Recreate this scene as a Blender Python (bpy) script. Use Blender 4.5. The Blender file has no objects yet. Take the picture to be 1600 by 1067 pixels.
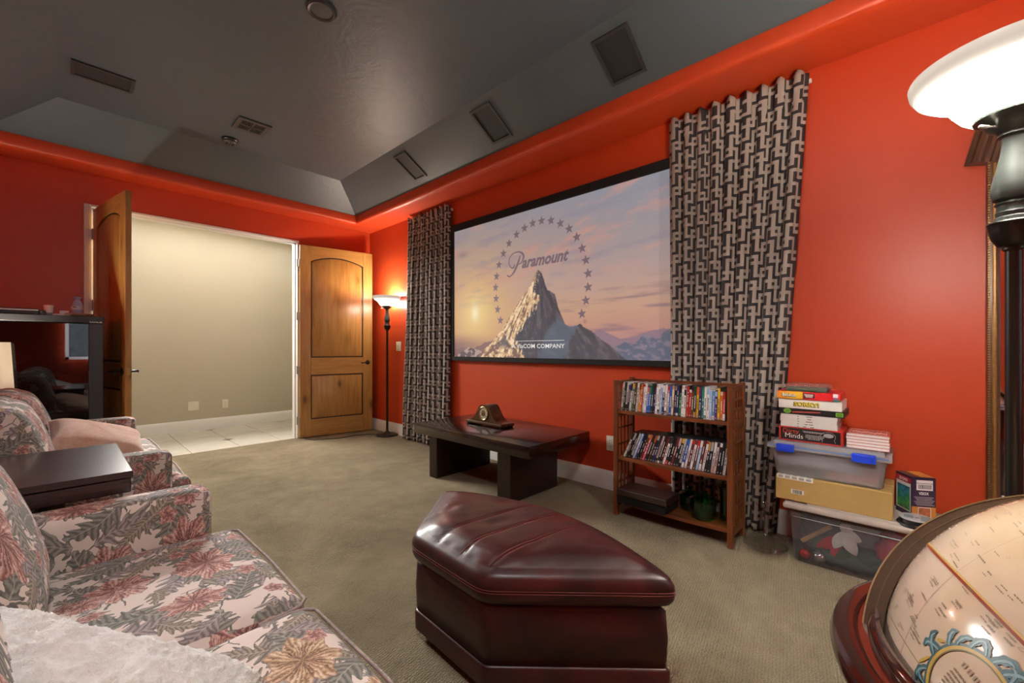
import bpy, bmesh, math, random
import numpy as np
from mathutils import Vector, Matrix, Euler

rnd = random.Random(7)
SC = bpy.context.scene
COL = SC.collection
pi = math.pi

# ------------------------------------------------------------------ camera
CAM_H = 1.12
HEAD = math.radians(46.9)
cam = bpy.data.cameras.new('camera')
cam.sensor_fit = 'HORIZONTAL'
cam.sensor_width = 36.0
cam.lens = 659.0 / 1600.0 * 36.0
cam.shift_y = (544 - 533.5) / 1600.0
cam.clip_start = 0.02
cam_o = bpy.data.objects.new('camera', cam)
COL.objects.link(cam_o)
cam_o.location = (0, 0, CAM_H)
cam_o.rotation_euler = (pi / 2, 0, -HEAD)
SC.camera = cam_o

# ------------------------------------------------------------------ world, exposure
w = bpy.data.worlds.new('world')
SC.world = w
w.use_nodes = True
w.node_tree.nodes['Background'].inputs[0].default_value = (0.55, 0.62, 0.75, 1)
w.node_tree.nodes['Background'].inputs[1].default_value = 0.6
SC.view_settings.view_transform = 'Standard'
SC.view_settings.look = 'None'
SC.view_settings.exposure = 0.28
SC.view_settings.gamma = 1.0
SC.view_settings.use_curve_mapping = False
SC.cycles.caustics_reflective = False
SC.cycles.caustics_refractive = False


def lamp(name, kind, loc, energy, color=(1, 1, 1), size=0.1, rot=None, size_y=None, spread=None):
    l = bpy.data.lights.new(name, kind)
    l.energy = energy
    l.color = color
    if kind == 'AREA':
        l.shape = 'RECTANGLE'
        l.size = size
        l.size_y = size_y or size
        if spread:
            l.spread = spread
    else:
        l.shadow_soft_size = size
    o = bpy.data.objects.new(name, l)
    COL.objects.link(o)
    o.location = loc
    if rot:
        o.rotation_euler = rot
    return o


# the hall ceiling lamp, plus lights added to brighten the room, each marked below
lamp('added_rear_fill', 'AREA', (1.0, -2.50, 1.55), 55, (0.94, 0.97, 1.0), 1.9, (-pi / 2, 0, 0), 1.3)  # fill light added behind the camera, shaped like daylight from an invented window
lamp('hall_area_light', 'AREA', (1.1, 6.60, 2.73), 14, (1.0, 0.98, 0.95), 3.4, (0, 0, 0), 0.28)
lamp('hall_area_light', 'AREA', (1.2, 6.50, 2.70), 165, (1.0, 0.97, 0.92), 1.6, (-math.radians(58), 0, 0), 0.4, math.radians(110))  # added tilted light that brightens the room carpet through the doorway
lamp('added_overhead_fill', 'AREA', (-0.05, 0.35, 3.06), 40, (1.0, 0.98, 0.95), 0.35, (0, 0, 0), 0.35)  # added soft fill above the near sofa, with no fitting of its own
cl_ = lamp('added_carpet_spot', 'SPOT', (1.035, 2.485, 3.07), 22, (1.0, 0.96, 0.88), 0.06, (0, 0, 0))  # added spot to lift the carpet, the ceiling fitting here is unlit
cl_.data.spot_size = math.radians(125)
cl_.data.spot_blend = 1.0
TORCH_NEAR = 30.0
TORCH_FAR = 30.0
TABLE_LAMP = 46.0


# ------------------------------------------------------------------ node helpers
class X:
    """a tiny expression builder over shader math nodes"""
    def __init__(self, nt, s):
        self.nt, self.s = nt, s

    def _op(self, op, *a):
        n = self.nt.nodes.new('ShaderNodeMath')
        n.operation = op
        for i, q in enumerate((self,) + a):
            if isinstance(q, X):
                self.nt.links.new(q.s, n.inputs[i])
            else:
                n.inputs[i].default_value = q
        return X(self.nt, n.outputs[0])

    def __add__(self, o): return self._op('ADD', o)
    def __radd__(self, o): return self._op('ADD', o)
    def __sub__(self, o): return self._op('SUBTRACT', o)
    def __rsub__(self, o): return (self * -1.0) + o
    def __mul__(self, o): return self._op('MULTIPLY', o)
    def __rmul__(self, o): return self._op('MULTIPLY', o)
    def __truediv__(self, o): return self._op('DIVIDE', o)
    def abs(self): return self._op('ABSOLUTE')
    def sin(self): return self._op('SINE')
    def cos(self): return self._op('COSINE')
    def max(self, o): return self._op('MAXIMUM', o)
    def min(self, o): return self._op('MINIMUM', o)
    def gt(self, o): return self._op('GREATER_THAN', o)
    def lt(self, o): return self._op('LESS_THAN', o)
    def atan2(self, o): return self._op('ARCTAN2', o)
    def sqrt(self): return self._op('SQRT')
    def frac(self): return self._op('FRACT')
    def step(self, a, b):
        n = self.nt.nodes.new('ShaderNodeMapRange')
        n.clamp = True
        n.inputs['From Min'].default_value = a
        n.inputs['From Max'].default_value = b
        self.nt.links.new(self.s, n.inputs['Value'])
        return X(self.nt, n.outputs[0])


def lin(c):
    """sRGB 0-255 to linear"""
    out = []
    for q in c[:3]:
        q = q / 255.0
        out.append(q / 12.92 if q <= 0.04045 else ((q + 0.055) / 1.055) ** 2.4)
    return tuple(out)


def setin(n, name, v):
    if v is None:
        return
    if isinstance(v, X):
        n.id_data.links.new(v.s, n.inputs[name])
    elif hasattr(v, 'is_output'):
        n.id_data.links.new(v, n.inputs[name])
    else:
        if isinstance(v, (tuple, list)) and len(v) == 3 and n.inputs[name].type == 'RGBA':
            v = (*v, 1)
        n.inputs[name].default_value = v


def newmat(name):
    m = bpy.data.materials.new(name)
    m.use_nodes = True
    nt = m.node_tree
    b = nt.nodes['Principled BSDF']
    return m, nt, b


def tex_coord(nt, kind='Object'):
    return nt.nodes.new('ShaderNodeTexCoord').outputs[kind]


def mapping(nt, vec, scale=(1, 1, 1), rot=(0, 0, 0), loc=(0, 0, 0)):
    n = nt.nodes.new('ShaderNodeMapping')
    n.inputs['Scale'].default_value = scale
    n.inputs['Rotation'].default_value = rot
    n.inputs['Location'].default_value = loc
    nt.links.new(vec, n.inputs['Vector'])
    return n.outputs[0]


def noise(nt, vec, scale, detail=3, rough=0.55, dist=0.0):
    n = nt.nodes.new('ShaderNodeTexNoise')
    n.inputs['Scale'].default_value = scale
    n.inputs['Detail'].default_value = detail
    n.inputs['Roughness'].default_value = rough
    n.inputs['Distortion'].default_value = dist
    if vec is not None:
        nt.links.new(vec, n.inputs['Vector'])
    return n.outputs[0]


def mix(nt, fac, a, b):
    n = nt.nodes.new('ShaderNodeMix')
    n.data_type = 'RGBA'
    for i, q in ((0, fac), (6, a), (7, b)):
        if isinstance(q, X):
            nt.links.new(q.s, n.inputs[i])
        elif hasattr(q, 'is_output'):
            nt.links.new(q, n.inputs[i])
        elif isinstance(q, (int, float)):
            n.inputs[i].default_value = q
        else:
            n.inputs[i].default_value = (*q[:3], 1)
    return n.outputs[2]


def ramp(nt, fac, stops):
    n = nt.nodes.new('ShaderNodeValToRGB')
    e = n.color_ramp.elements
    while len(e) < len(stops):
        e.new(0.5)
    for i, (p, c) in enumerate(stops):
        e[i].position = p
        e[i].color = (*c[:3], 1)
    nt.links.new(fac.s if isinstance(fac, X) else fac, n.inputs[0])
    return n.outputs[0]


def bump(nt, b, h, strength=0.3, dist=0.01):
    n = nt.nodes.new('ShaderNodeBump')
    n.inputs['Strength'].default_value = strength
    n.inputs['Distance'].default_value = dist
    nt.links.new(h.s if isinstance(h, X) else h, n.inputs['Height'])
    nt.links.new(n.outputs[0], b.inputs['Normal'])


def plain(name, c, rough=0.5, metal=0.0, var=0.12, nscale=18, bmp=0.0, bscale=120, coat=0.0, spec=None):
    m, nt, b = newmat(name)
    v = tex_coord(nt)
    f = noise(nt, v, nscale, 4)
    d = tuple(q * (1 - var) for q in c)
    e = tuple(min(1, q * (1 + var)) for q in c)
    nt.links.new(mix(nt, f, d, e), b.inputs['Base Color'])
    b.inputs['Roughness'].default_value = rough
    b.inputs['Metallic'].default_value = metal
    if coat:
        b.inputs['Coat Weight'].default_value = coat
        b.inputs['Coat Roughness'].default_value = 0.08
    if spec is not None:
        b.inputs['Specular IOR Level'].default_value = spec
    if bmp:
        bump(nt, b, noise(nt, v, bscale, 3), bmp, 0.004)
    return m


def wood(name, c1, c2, axis=0, rough=0.35, scale=1.0, knots=False, coat=0.0):
    m, nt, b = newmat(name)
    v = tex_coord(nt)
    sc = [14 * scale] * 3
    sc[axis] = 1.3 * scale
    mv = mapping(nt, v, tuple(sc))
    n1 = X(nt, noise(nt, mv, 1.6, 6, 0.62, 1.2))
    sc2 = [90 * scale] * 3
    sc2[axis] = 3 * scale
    n2 = X(nt, noise(nt, mapping(nt, v, tuple(sc2)), 1.0, 3))
    f = (n1 * 0.8 + n2 * 0.3 - 0.05).step(0.3, 0.75)
    col = mix(nt, f, c1, c2)
    if knots:
        vo = nt.nodes.new('ShaderNodeTexVoronoi')
        sv = [4.5] * 3
        sv[axis] = 2.3
        nt.links.new(mapping(nt, v, tuple(sv)), vo.inputs['Vector'])
        vo.inputs['Scale'].default_value = 1.0
        d = X(nt, vo.outputs['Distance']) + (n1 - 0.5) * 0.12
        k = d.step(0.16, 0.03)
        col = mix(nt, k * 0.85, col, tuple(q * 0.12 for q in c1))
        halo = d.step(0.33, 0.08)
        col = mix(nt, halo * 0.35, col, tuple(q * 0.4 for q in c1))
    nt.links.new(col, b.inputs['Base Color'])
    b.inputs['Roughness'].default_value = rough
    if coat:
        b.inputs['Coat Weight'].default_value = coat
        b.inputs['Coat Roughness'].default_value = 0.1
    bump(nt, b, n2, 0.08, 0.002)
    return m


def emit(name, c, strength=1.0, base=(0, 0, 0)):
    m, nt, b = newmat(name)
    b.inputs['Base Color'].default_value = (*base, 1)
    b.inputs['Emission Color'].default_value = (*c, 1)
    b.inputs['Emission Strength'].default_value = strength
    b.inputs['Roughness'].default_value = 0.6
    return m


def glass(name, tint, rough=0.02, mixf=0.25, ior=1.45):
    """thin glass: tinted see-through with a glossy coat"""
    m, nt, b = newmat(name)
    nt.nodes.remove(b)
    out = nt.nodes['Material Output']
    t = nt.nodes.new('ShaderNodeBsdfTransparent')
    t.inputs[0].default_value = (*tint, 1)
    g = nt.nodes.new('ShaderNodeBsdfGlossy')
    g.inputs['Roughness'].default_value = rough
    lw = nt.nodes.new('ShaderNodeLayerWeight')
    lw.inputs[0].default_value = 0.5
    q = X(nt, lw.outputs['Facing'])
    f = q * q * q * q * 0.7 + (0.03 + mixf * 0.06)
    ms = nt.nodes.new('ShaderNodeMixShader')
    nt.links.new(f.s, ms.inputs[0])
    nt.links.new(t.outputs[0], ms.inputs[1])
    nt.links.new(g.outputs[0], ms.inputs[2])
    nt.links.new(ms.outputs[0], out.inputs[0])
    return m


def milky(name, c, clear=0.5, rough=0.25):
    """translucent storage plastic"""
    m, nt, b = newmat(name)
    out = nt.nodes['Material Output']
    setin(b, 'Base Color', c)
    b.inputs['Roughness'].default_value = rough
    t = nt.nodes.new('ShaderNodeBsdfTransparent')
    t.inputs[0].default_value = (0.92, 0.92, 0.93, 1)
    f = X(nt, noise(nt, tex_coord(nt), 9, 3)) * 0.16 + (clear - 0.08)
    ms = nt.nodes.new('ShaderNodeMixShader')
    nt.links.new(f.s, ms.inputs[0])
    nt.links.new(b.outputs[0], ms.inputs[1])
    nt.links.new(t.outputs[0], ms.inputs[2])
    nt.links.new(ms.outputs[0], out.inputs[0])
    return m


# ------------------------------------------------------------------ mesh helpers
class MB:
    def __init__(self):
        self.v, self.f, self.m = [], [], []

    def add(self, vs, fs, mi=0, M=None):
        o = len(self.v)
        for p in vs:
            self.v.append(tuple(M @ Vector(p)) if M is not None else tuple(p))
        for q in fs:
            self.f.append(tuple(i + o for i in q))
            self.m.append(mi)
        return self

    def box(self, x0, x1, y0, y1, z0, z1, mi=0, bev=0.0, M=None, seg=1):
        if bev <= 0:
            vs = [(x, y, z) for x in (x0, x1) for y in (y0, y1) for z in (z0, z1)]
            fs = [(0, 1, 3, 2), (4, 6, 7, 5), (0, 4, 5, 1), (2, 3, 7, 6), (0, 2, 6, 4), (1, 5, 7, 3)]
            return self.add(vs, fs, mi, M)
        bm = bmesh.new()
        bmesh.ops.create_cube(bm, size=1.0)
        for q in bm.verts:
            q.co = ((x0 + x1) / 2 + q.co.x * (x1 - x0), (y0 + y1) / 2 + q.co.y * (y1 - y0), (z0 + z1) / 2 + q.co.z * (z1 - z0))
        bmesh.ops.bevel(bm, geom=bm.edges[:], offset=bev, segments=seg, affect='EDGES', profile=0.5)
        self.bm(bm, mi, M)
        return self

    def bm(self, bm, mi=0, M=None):
        bm.verts.index_update()
        self.add([tuple(q.co) for q in bm.verts], [tuple(q.index for q in f.verts) for f in bm.faces], mi, M)
        bm.free()

    def lathe(self, prof, c=(0, 0, 0), n=24, mi=0, M=None, cap=True):
        vs, fs = [], []
        for r, z in prof:
            for k in range(n):
                a = 2 * pi * k / n
                vs.append((c[0] + r * math.cos(a), c[1] + r * math.sin(a), c[2] + z))
        for i in range(len(prof) - 1):
            for k in range(n):
                k2 = (k + 1) % n
                fs.append((i * n + k, i * n + k2, (i + 1) * n + k2, (i + 1) * n + k))
        if cap:
            if prof[0][0] > 1e-4:
                fs.append(tuple(range(n - 1, -1, -1)))
            if prof[-1][0] > 1e-4:
                fs.append(tuple((len(prof) - 1) * n + k for k in range(n)))
        return self.add(vs, fs, mi, M)

    def cyl(self, p0, p1, r0, r1=None, n=12, mi=0, M=None):
        return self.tube([p0, p1], [r0, r0 if r1 is None else r1], n, mi, M)

    def tube(self, pts, r, n=8, mi=0, M=None, cap=True, closed=False):
        P = [Vector(p) for p in pts]
        R = r if isinstance(r, (list, tuple)) else [r] * len(P)
        vs, fs = [], []
        up = None
        N = len(P)
        for i, p in enumerate(P):
            if closed:
                t = P[(i + 1) % N] - P[i - 1]
            else:
                t = P[min(i + 1, N - 1)] - P[max(i - 1, 0)]
            t.normalize()
            if up is None:
                up = Vector((0, 0, 1)) if abs(t.z) < 0.9 else Vector((1, 0, 0))
            a = t.cross(up)
            a.normalize()
            b = a.cross(t)
            up = b
            for k in range(n):
                q = 2 * pi * k / n
                vs.append(tuple(p + a * R[i] * math.cos(q) + b * R[i] * math.sin(q)))
        for i in range(N if closed else N - 1):
            j = (i + 1) % N
            for k in range(n):
                k2 = (k + 1) % n
                fs.append((i * n + k, i * n + k2, j * n + k2, j * n + k))
        if cap and not closed:
            fs.append(tuple(range(n - 1, -1, -1)))
            fs.append(tuple((N - 1) * n + k for k in range(n)))
        return self.add(vs, fs, mi, M)

    def prism(self, poly, to3, t, mi=0, M=None):
        """poly of 2-D points, to3(a, b, depth) gives the 3-D point"""
        n = len(poly)
        vs = [to3(a, b, 0) for a, b in poly] + [to3(a, b, t) for a, b in poly]
        fs = [tuple(range(n)), tuple(range(2 * n - 1, n - 1, -1))]
        for k in range(n):
            k2 = (k + 1) % n
            fs.append((k, k + n, k2 + n, k2))
        return self.add(vs, fs, mi, M)

    def rbox(self, c, s, r, puff=(0, 0, 0), n=10, mi=0, M=None, fn=None):
        """soft rounded box (cushion): centre, size, corner radius, outward puff per axis"""
        idx, vs, fs = {}, [], []
        h = [q / 2 for q in s]
        r = min(r, *[q * 0.999 for q in h])

        def pt(i, j, k):
            key = (i, j, k)
            if key in idx:
                return idx[key]
            g = [i / n * 2 - 1, j / n * 2 - 1, k / n * 2 - 1]
            # denser sampling near edges
            g = [math.sin(q * pi / 2) * 0.55 + q * 0.45 for q in g]
            p = [g[a] * h[a] for a in range(3)]
            core = [max(-(h[a] - r), min(h[a] - r, p[a])) for a in range(3)]
            d = [p[a] - core[a] for a in range(3)]
            L = math.sqrt(sum(q * q for q in d)) or 1
            if any(abs(q) > 1e-9 for q in d):
                p = [core[a] + d[a] / L * r for a in range(3)]
            for a in range(3):
                if puff[a]:
                    o = [b for b in range(3) if b != a]
                    fall = (1 - g[o[0]] ** 2) * (1 - g[o[1]] ** 2)
                    p[a] += g[a] * puff[a] * max(0, fall) ** 0.6
            q = [c[a] + p[a] for a in range(3)]
            if fn:
                q = fn(q, g)
            idx[key] = len(vs)
            vs.append(tuple(q))
            return idx[key]
        for a in range(3):
            o = [b for b in range(3) if b != a]
            for side in (0, n):
                for u in range(n):
                    for v in range(n):
                        q = []
                        for du, dv in ((0, 0), (1, 0), (1, 1), (0, 1)):
                            t = [0, 0, 0]
                            t[a] = side
                            t[o[0]] = u + du
                            t[o[1]] = v + dv
                            q.append(pt(*t))
                        flip = (side == 0) ^ (a == 1)
                        fs.append(tuple(q[::-1]) if flip else tuple(q))
        return self.add(vs, fs, mi, M)


ROOT = {}


def root_matrix(o):
    M = Matrix.Identity(4)
    while o is not None:
        M = Matrix.Translation(o.location) @ o.rotation_euler.to_matrix().to_4x4() @ M
        o = o.parent
    return M


def build(name, mb, mats, parent=None, smooth=35, local=False, origin=None, uv=True):
    me = bpy.data.meshes.new(name)
    V = mb.v
    if not local:
        if parent is not None:
            Mi = root_matrix(parent).inverted()
            V = [tuple(Mi @ Vector(p)) for p in V]
        elif origin is not None:
            V = [(p[0] - origin[0], p[1] - origin[1], p[2] - origin[2]) for p in V]
    me.from_pydata(V, [], mb.f)
    mats = mats if isinstance(mats, (list, tuple)) else [mats]
    for q in mats:
        me.materials.append(q)
    if len(mats) > 1:
        me.polygons.foreach_set('material_index', mb.m)
    if uv and len(me.polygons):
        n = len(me.loops)
        co = np.empty(len(me.vertices) * 3)
        me.vertices.foreach_get('co', co)
        co = co.reshape(-1, 3)
        li = np.empty(n, dtype=np.int32)
        me.loops.foreach_get('vertex_index', li)
        nm = np.empty(len(me.polygons) * 3)
        me.polygons.foreach_get('normal', nm)
        tot = np.empty(len(me.polygons), dtype=np.int32)
        me.polygons.foreach_get('loop_total', tot)
        ax = np.repeat(np.abs(nm.reshape(-1, 3)).argmax(1), tot)
        c = co[li]
        u = np.where(ax == 0, c[:, 1], c[:, 0])
        v = np.where(ax == 2, c[:, 1], c[:, 2])
        layer = me.uv_layers.new(name='UVMap')
        layer.data.foreach_set('uv', np.c_[u, v].ravel())
    if smooth:
        me.polygons.foreach_set('use_smooth', [True] * len(me.polygons))
        me.set_sharp_from_angle(angle=math.radians(smooth))
    me.update()
    o = bpy.data.objects.new(name, me)
    COL.objects.link(o)
    if parent is not None:
        o.parent = parent
    elif origin is not None:
        o.location = origin
    return o


def tag(o, label=None, cat=None, group=None, kind=None):
    if label:
        o['label'] = label
    if cat:
        o['category'] = cat
    if group:
        o['group'] = group
    if kind:
        o['kind'] = kind
    return o


def thing(name, label, cat, loc=(0, 0, 0), rotz=0.0, group=None):
    o = bpy.data.objects.new(name, None)
    o.empty_display_size = 0.05
    COL.objects.link(o)
    o.location = loc
    o.rotation_euler = (0, 0, rotz)
    return tag(o, label, cat, group)


def solo(name, mb, mats, label, cat, origin=None, group=None, smooth=35):
    if origin is None:
        xs = list(zip(*mb.v))
        origin = ((min(xs[0]) + max(xs[0])) / 2, (min(xs[1]) + max(xs[1])) / 2, min(xs[2]))
    return tag(build(name, mb, mats, None, smooth, origin=origin), label, cat, group)


def struct(name, mb, mats, label=None, parent=None, smooth=35):
    o = build(name, mb, mats, parent, smooth)
    if parent is None:
        o['kind'] = 'structure'
        if label:
            o['label'] = label
    return o


def text_mesh(txt, size, P, right, up, mat, parent, name='lettering', shear=0.0, thick=0.0006, width=None, align='LEFT', bold=0.0, fit_h=None):
    """flat lettering at P (baseline start), written along right / up"""
    cu = bpy.data.curves.new('lettering_source', 'FONT')
    cu.body = txt
    cu.size = size
    cu.shear = shear
    cu.align_x = align
    cu.offset = bold
    cu.resolution_u = 2
    ob = bpy.data.objects.new('lettering_source', cu)
    COL.objects.link(ob)
    dg = bpy.context.evaluated_depsgraph_get()
    me = bpy.data.meshes.new_from_object(ob.evaluated_get(dg))
    bpy.data.objects.remove(ob)
    bpy.data.curves.remove(cu)
    R, U = Vector(right).normalized(), Vector(up).normalized()
    N = R.cross(U)
    xs = [q.co.x for q in me.vertices] or [0]
    k = 1.0
    if width:
        k = width / max(1e-6, max(xs) - min(xs))
    kh = 1.0
    if fit_h:
        ys = [q.co.y for q in me.vertices]
        kh = fit_h / max(1e-6, max(ys) - min(ys))
    mb = MB()
    vs = [tuple(Vector(P) + R * (q.co.x * k) + U * (q.co.y * (kh if fit_h else 1.0)) + N * thick) for q in me.vertices]
    mb.add(vs, [tuple(p.vertices) for p in me.polygons])
    bpy.data.meshes.remove(me)
    if parent is None:
        return mb
    return build(name, mb, mat, parent, smooth=0, uv=False)


# ------------------------------------------------------------------ materials
RED = (0.53, 0.054, 0.013)


def wall_paint(name, c, rough=0.42, spec=0.5, bmp=0.10):
    m, nt, b = newmat(name)
    b.inputs['Specular IOR Level'].default_value = spec
    v = tex_coord(nt)
    f = noise(nt, v, 1.7, 3)
    nt.links.new(mix(nt, f, tuple(q * 0.93 for q in c), tuple(min(1, q * 1.05) for q in c)), b.inputs['Base Color'])
    b.inputs['Roughness'].default_value = rough
    n = X(nt, noise(nt, v, 5.5, 5, 0.6, 1.4)) * 0.7 + X(nt, noise(nt, v, 40, 3)) * 0.12
    bump(nt, b, n, bmp, 0.02)
    return m


M_RED = wall_paint('red_wall_paint', RED, 0.42, 0.45)
M_BLACK_CEIL = wall_paint('black_ceiling_paint', (0.068, 0.084, 0.093), 0.47, 0.45, 0.26)
M_BEIGE = wall_paint('beige_hall_paint', (0.48, 0.43, 0.33), 0.5)
M_WHITE_TRIM = plain('white_trim_paint', (0.78, 0.77, 0.75), 0.35, var=0.03)
M_HALLCEIL = plain('white_ceiling_paint', (0.8, 0.78, 0.74), 0.7, var=0.02)


def carpet_mat():
    m, nt, b = newmat('ribbed_carpet')
    v = tex_coord(nt)
    wv = nt.nodes.new('ShaderNodeTexWave')
    wv.wave_type = 'BANDS'
    wv.bands_direction = 'X'
    wv.inputs['Scale'].default_value = 30.0
    wv.inputs['Distortion'].default_value = 7.0
    wv.inputs['Detail'].default_value = 2
    wv.inputs['Detail Scale'].default_value = 3.0
    nt.links.new(mapping(nt, v, (1, 1, 1), (0, 0, math.radians(80))), wv.inputs['Vector'])
    rib = X(nt, wv.outputs[1])
    fine = X(nt, noise(nt, v, 260, 2, 0.7))
    big = X(nt, noise(nt, v, 1.6, 5, 0.62, 0.8))
    med = X(nt, noise(nt, v, 9, 4, 0.6))
    f = (big * 0.95 + med * 0.45 + fine * 0.55 + rib * 0.22 - 0.59).step(0.05, 0.95)
    nt.links.new(ramp(nt, f, [(0.0, (0.070, 0.053, 0.030)), (0.5, (0.205, 0.165, 0.099)), (1.0, (0.37, 0.308, 0.196))]), b.inputs['Base Color'])
    b.inputs['Roughness'].default_value = 0.95
    b.inputs['Specular IOR Level'].default_value = 0.0
    b.inputs['Sheen Weight'].default_value = 0.35
    b.inputs['Sheen Roughness'].default_value = 0.6
    b.inputs['Sheen Tint'].default_value = (0.8, 0.72, 0.55, 1)
    bump(nt, b, rib * 0.6 + fine * 0.9, 0.9, 0.008)
    return m


M_CARPET = carpet_mat()


def floral_mat():
    """cream tapestry with lobed grey-green leaves, big rose and plum blooms, small buds and stems"""
    m, nt, b = newmat('floral_tapestry')
    uvn = nt.nodes.new('ShaderNodeUVMap')
    uvn.uv_map = 'UVMap'
    UV = uvn.outputs[0]
    wob = nt.nodes.new('ShaderNodeTexNoise')
    wob.inputs['Scale'].default_value = 34
    wob.inputs['Detail'].default_value = 3
    nt.links.new(UV, wob.inputs['Vector'])
    vm = nt.nodes.new('ShaderNodeVectorMath')
    vm.operation = 'MULTIPLY_ADD'
    nt.links.new(wob.outputs['Color'], vm.inputs[0])
    vm.inputs[1].default_value = (0.017, 0.017, 0)
    nt.links.new(UV, vm.inputs[2])
    UVW = vm.outputs[0]
    weave = X(nt, noise(nt, UV, 900, 1))
    fine = X(nt, noise(nt, UV, 140, 3, 0.7))

    def cells(scale, off, rn=0.75):
        mp = mapping(nt, UVW, loc=(off[0], off[1], 0))
        vo = nt.nodes.new('ShaderNodeTexVoronoi')
        vo.voronoi_dimensions = '2D'
        vo.inputs['Scale'].default_value = scale
        vo.inputs['Randomness'].default_value = rn
        nt.links.new(mp, vo.inputs['Vector'])
        d = nt.nodes.new('ShaderNodeVectorMath')
        d.operation = 'SUBTRACT'
        nt.links.new(mp, d.inputs[0])
        nt.links.new(vo.outputs['Position'], d.inputs[1])
        s = nt.nodes.new('ShaderNodeSeparateXYZ')
        nt.links.new(d.outputs[0], s.inputs[0])
        c = nt.nodes.new('ShaderNodeSeparateColor')
        nt.links.new(vo.outputs['Color'], c.inputs[0])
        return (X(nt, s.outputs[0]), X(nt, s.outputs[1]), X(nt, c.outputs[0]), X(nt, c.outputs[1]), X(nt, c.outputs[2]))

    base = mix(nt, weave, (0.56, 0.47, 0.42), (0.70, 0.61, 0.56))
    col = base
    # stems
    for sc, off, th in ((6.0, (3.3, 1.7), 0.020), (8.5, (7.1, 2.2), 0.016)):
        vo = nt.nodes.new('ShaderNodeTexVoronoi')
        vo.voronoi_dimensions = '2D'
        vo.feature = 'DISTANCE_TO_EDGE'
        vo.inputs['Scale'].default_value = sc
        nt.links.new(mapping(nt, UVW, loc=(off[0], off[1], 0)), vo.inputs['Vector'])
        gate = X(nt, noise(nt, UV, 9, 1)).gt(0.52)
        mk = X(nt, vo.outputs['Distance']).lt(th) * gate
        col = mix(nt, mk, col, (0.10, 0.10, 0.09))
    # leaves
    leafcol = [((0.085, 0.080, 0.070), (0.27, 0.245, 0.21)), ((0.115, 0.090, 0.100), (0.32, 0.265, 0.265)), ((0.10, 0.078, 0.060), (0.30, 0.24, 0.185)), ((0.060, 0.063, 0.055), (0.20, 0.20, 0.175))]
    for i, (sc, off, L, W) in enumerate(((5.6, (0.2, 0.9), 0.088, 0.052), (6.8, (4.6, 8.1), 0.075, 0.042), (8.3, (9.3, 5.2), 0.055, 0.030), (6.2, (12.3, 3.4), 0.080, 0.046))):
        lx, ly, r, g, bl = cells(sc, off)
        a = r * 6.283
        ca, sa = a.cos(), a.sin()
        p = lx * ca + ly * sa
        q = ly * ca - lx * sa
        q = q + p * p * (g - 0.5) * 9.0
        t = p / L
        prof = (1.0 - t * t).max(0.0)
        lobes = ((p - q.abs() * 0.8) * (2 * pi / (L * 0.42))).sin() * 0.5 + 0.5
        wd = prof.sqrt() * W * (0.42 + lobes * 0.62) * (1.0 - t * 0.25)
        mk = (wd - q.abs()).gt(0.0) * bl.gt(0.12)
        vein = (((p - q.abs() * 0.8) * (2 * pi / (L * 0.21))).sin() * 0.5 + 0.5) * 0.5 + fine * 0.5
        mid = q.abs().lt(0.0016)
        lc = mix(nt, vein.step(0.25, 0.75), leafcol[i][0], leafcol[i][1])
        lc = mix(nt, mid * 0.7, lc, (0.36, 0.34, 0.28))
        edge = (wd - q.abs()).lt(0.0028)
        lc = mix(nt, edge * 0.55, lc, (0.05, 0.05, 0.045))
        col = mix(nt, mk, col, lc)
    # blooms
    blooms = [(3.3, (1.1, 6.3), 0.078, 7.0, 0.0), (4.4, (5.9, 0.4), 0.046, 5.0, 0.25), (7.4, (2.9, 3.7), 0.027, 5.0, 0.45)]
    for sc, off, R0, npet, gate in blooms:
        lx, ly, r, g, bl = cells(sc, off, 0.8)
        ly2 = ly * (1.0 + (r - 0.5) * 0.7)
        rr = (lx * lx + ly2 * ly2).sqrt()
        th = ly2.atan2(lx) + r * 6.283
        pet = (th * npet).cos() * 0.5 + 0.5
        rim = R0 * (0.74 + pet * 0.24 + (th * 19.0 + g * 9.0).sin() * 0.035)
        mk = (rim - rr).gt(0.0) * bl.gt(gate)
        t = rr / R0
        swirl = (th * npet + t * 4.5 + (t * 11.0).sin() * 0.8).sin() * 0.5 + 0.5
        streak = (th * 31.0 + t * 5.0 + fine * 7.0).sin() * 0.5 + 0.5
        f = (t * 0.42 + swirl * 0.26 + streak * 0.34 + (fine - 0.5) * 0.9).step(0.16, 0.92)
        c1 = ramp(nt, f, [(0.0, (0.060, 0.018, 0.020)), (0.26, (0.17, 0.050, 0.048)), (0.5, (0.36, 0.150, 0.125)), (0.72, (0.52, 0.30, 0.25)), (0.88, (0.62, 0.46, 0.39)), (1.0, (0.64, 0.52, 0.46))])
        c2 = ramp(nt, f, [(0.0, (0.045, 0.030, 0.045)), (0.35, (0.16, 0.12, 0.155)), (0.65, (0.36, 0.29, 0.32)), (1.0, (0.60, 0.50, 0.50))])
        c3 = ramp(nt, f, [(0.0, (0.07, 0.035, 0.02)), (0.35, (0.26, 0.13, 0.06)), (0.65, (0.48, 0.33, 0.20)), (1.0, (0.64, 0.53, 0.42))])
        fc = mix(nt, g.gt(0.74), mix(nt, g.lt(0.13), c1, c3), c2)
        edge = (rim - rr).lt(R0 * 0.05)
        fc = mix(nt, edge * 0.5, fc, (0.14, 0.05, 0.045))
        col = mix(nt, mk, col, fc)
    col = mix(nt, weave * 0.18, col, (0.62, 0.55, 0.50))
    nt.links.new(col, b.inputs['Base Color'])
    b.inputs['Roughness'].default_value = 0.85
    b.inputs['Specular IOR Level'].default_value = 0.2
    bump(nt, b, weave, 0.25, 0.001)
    return m


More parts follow.
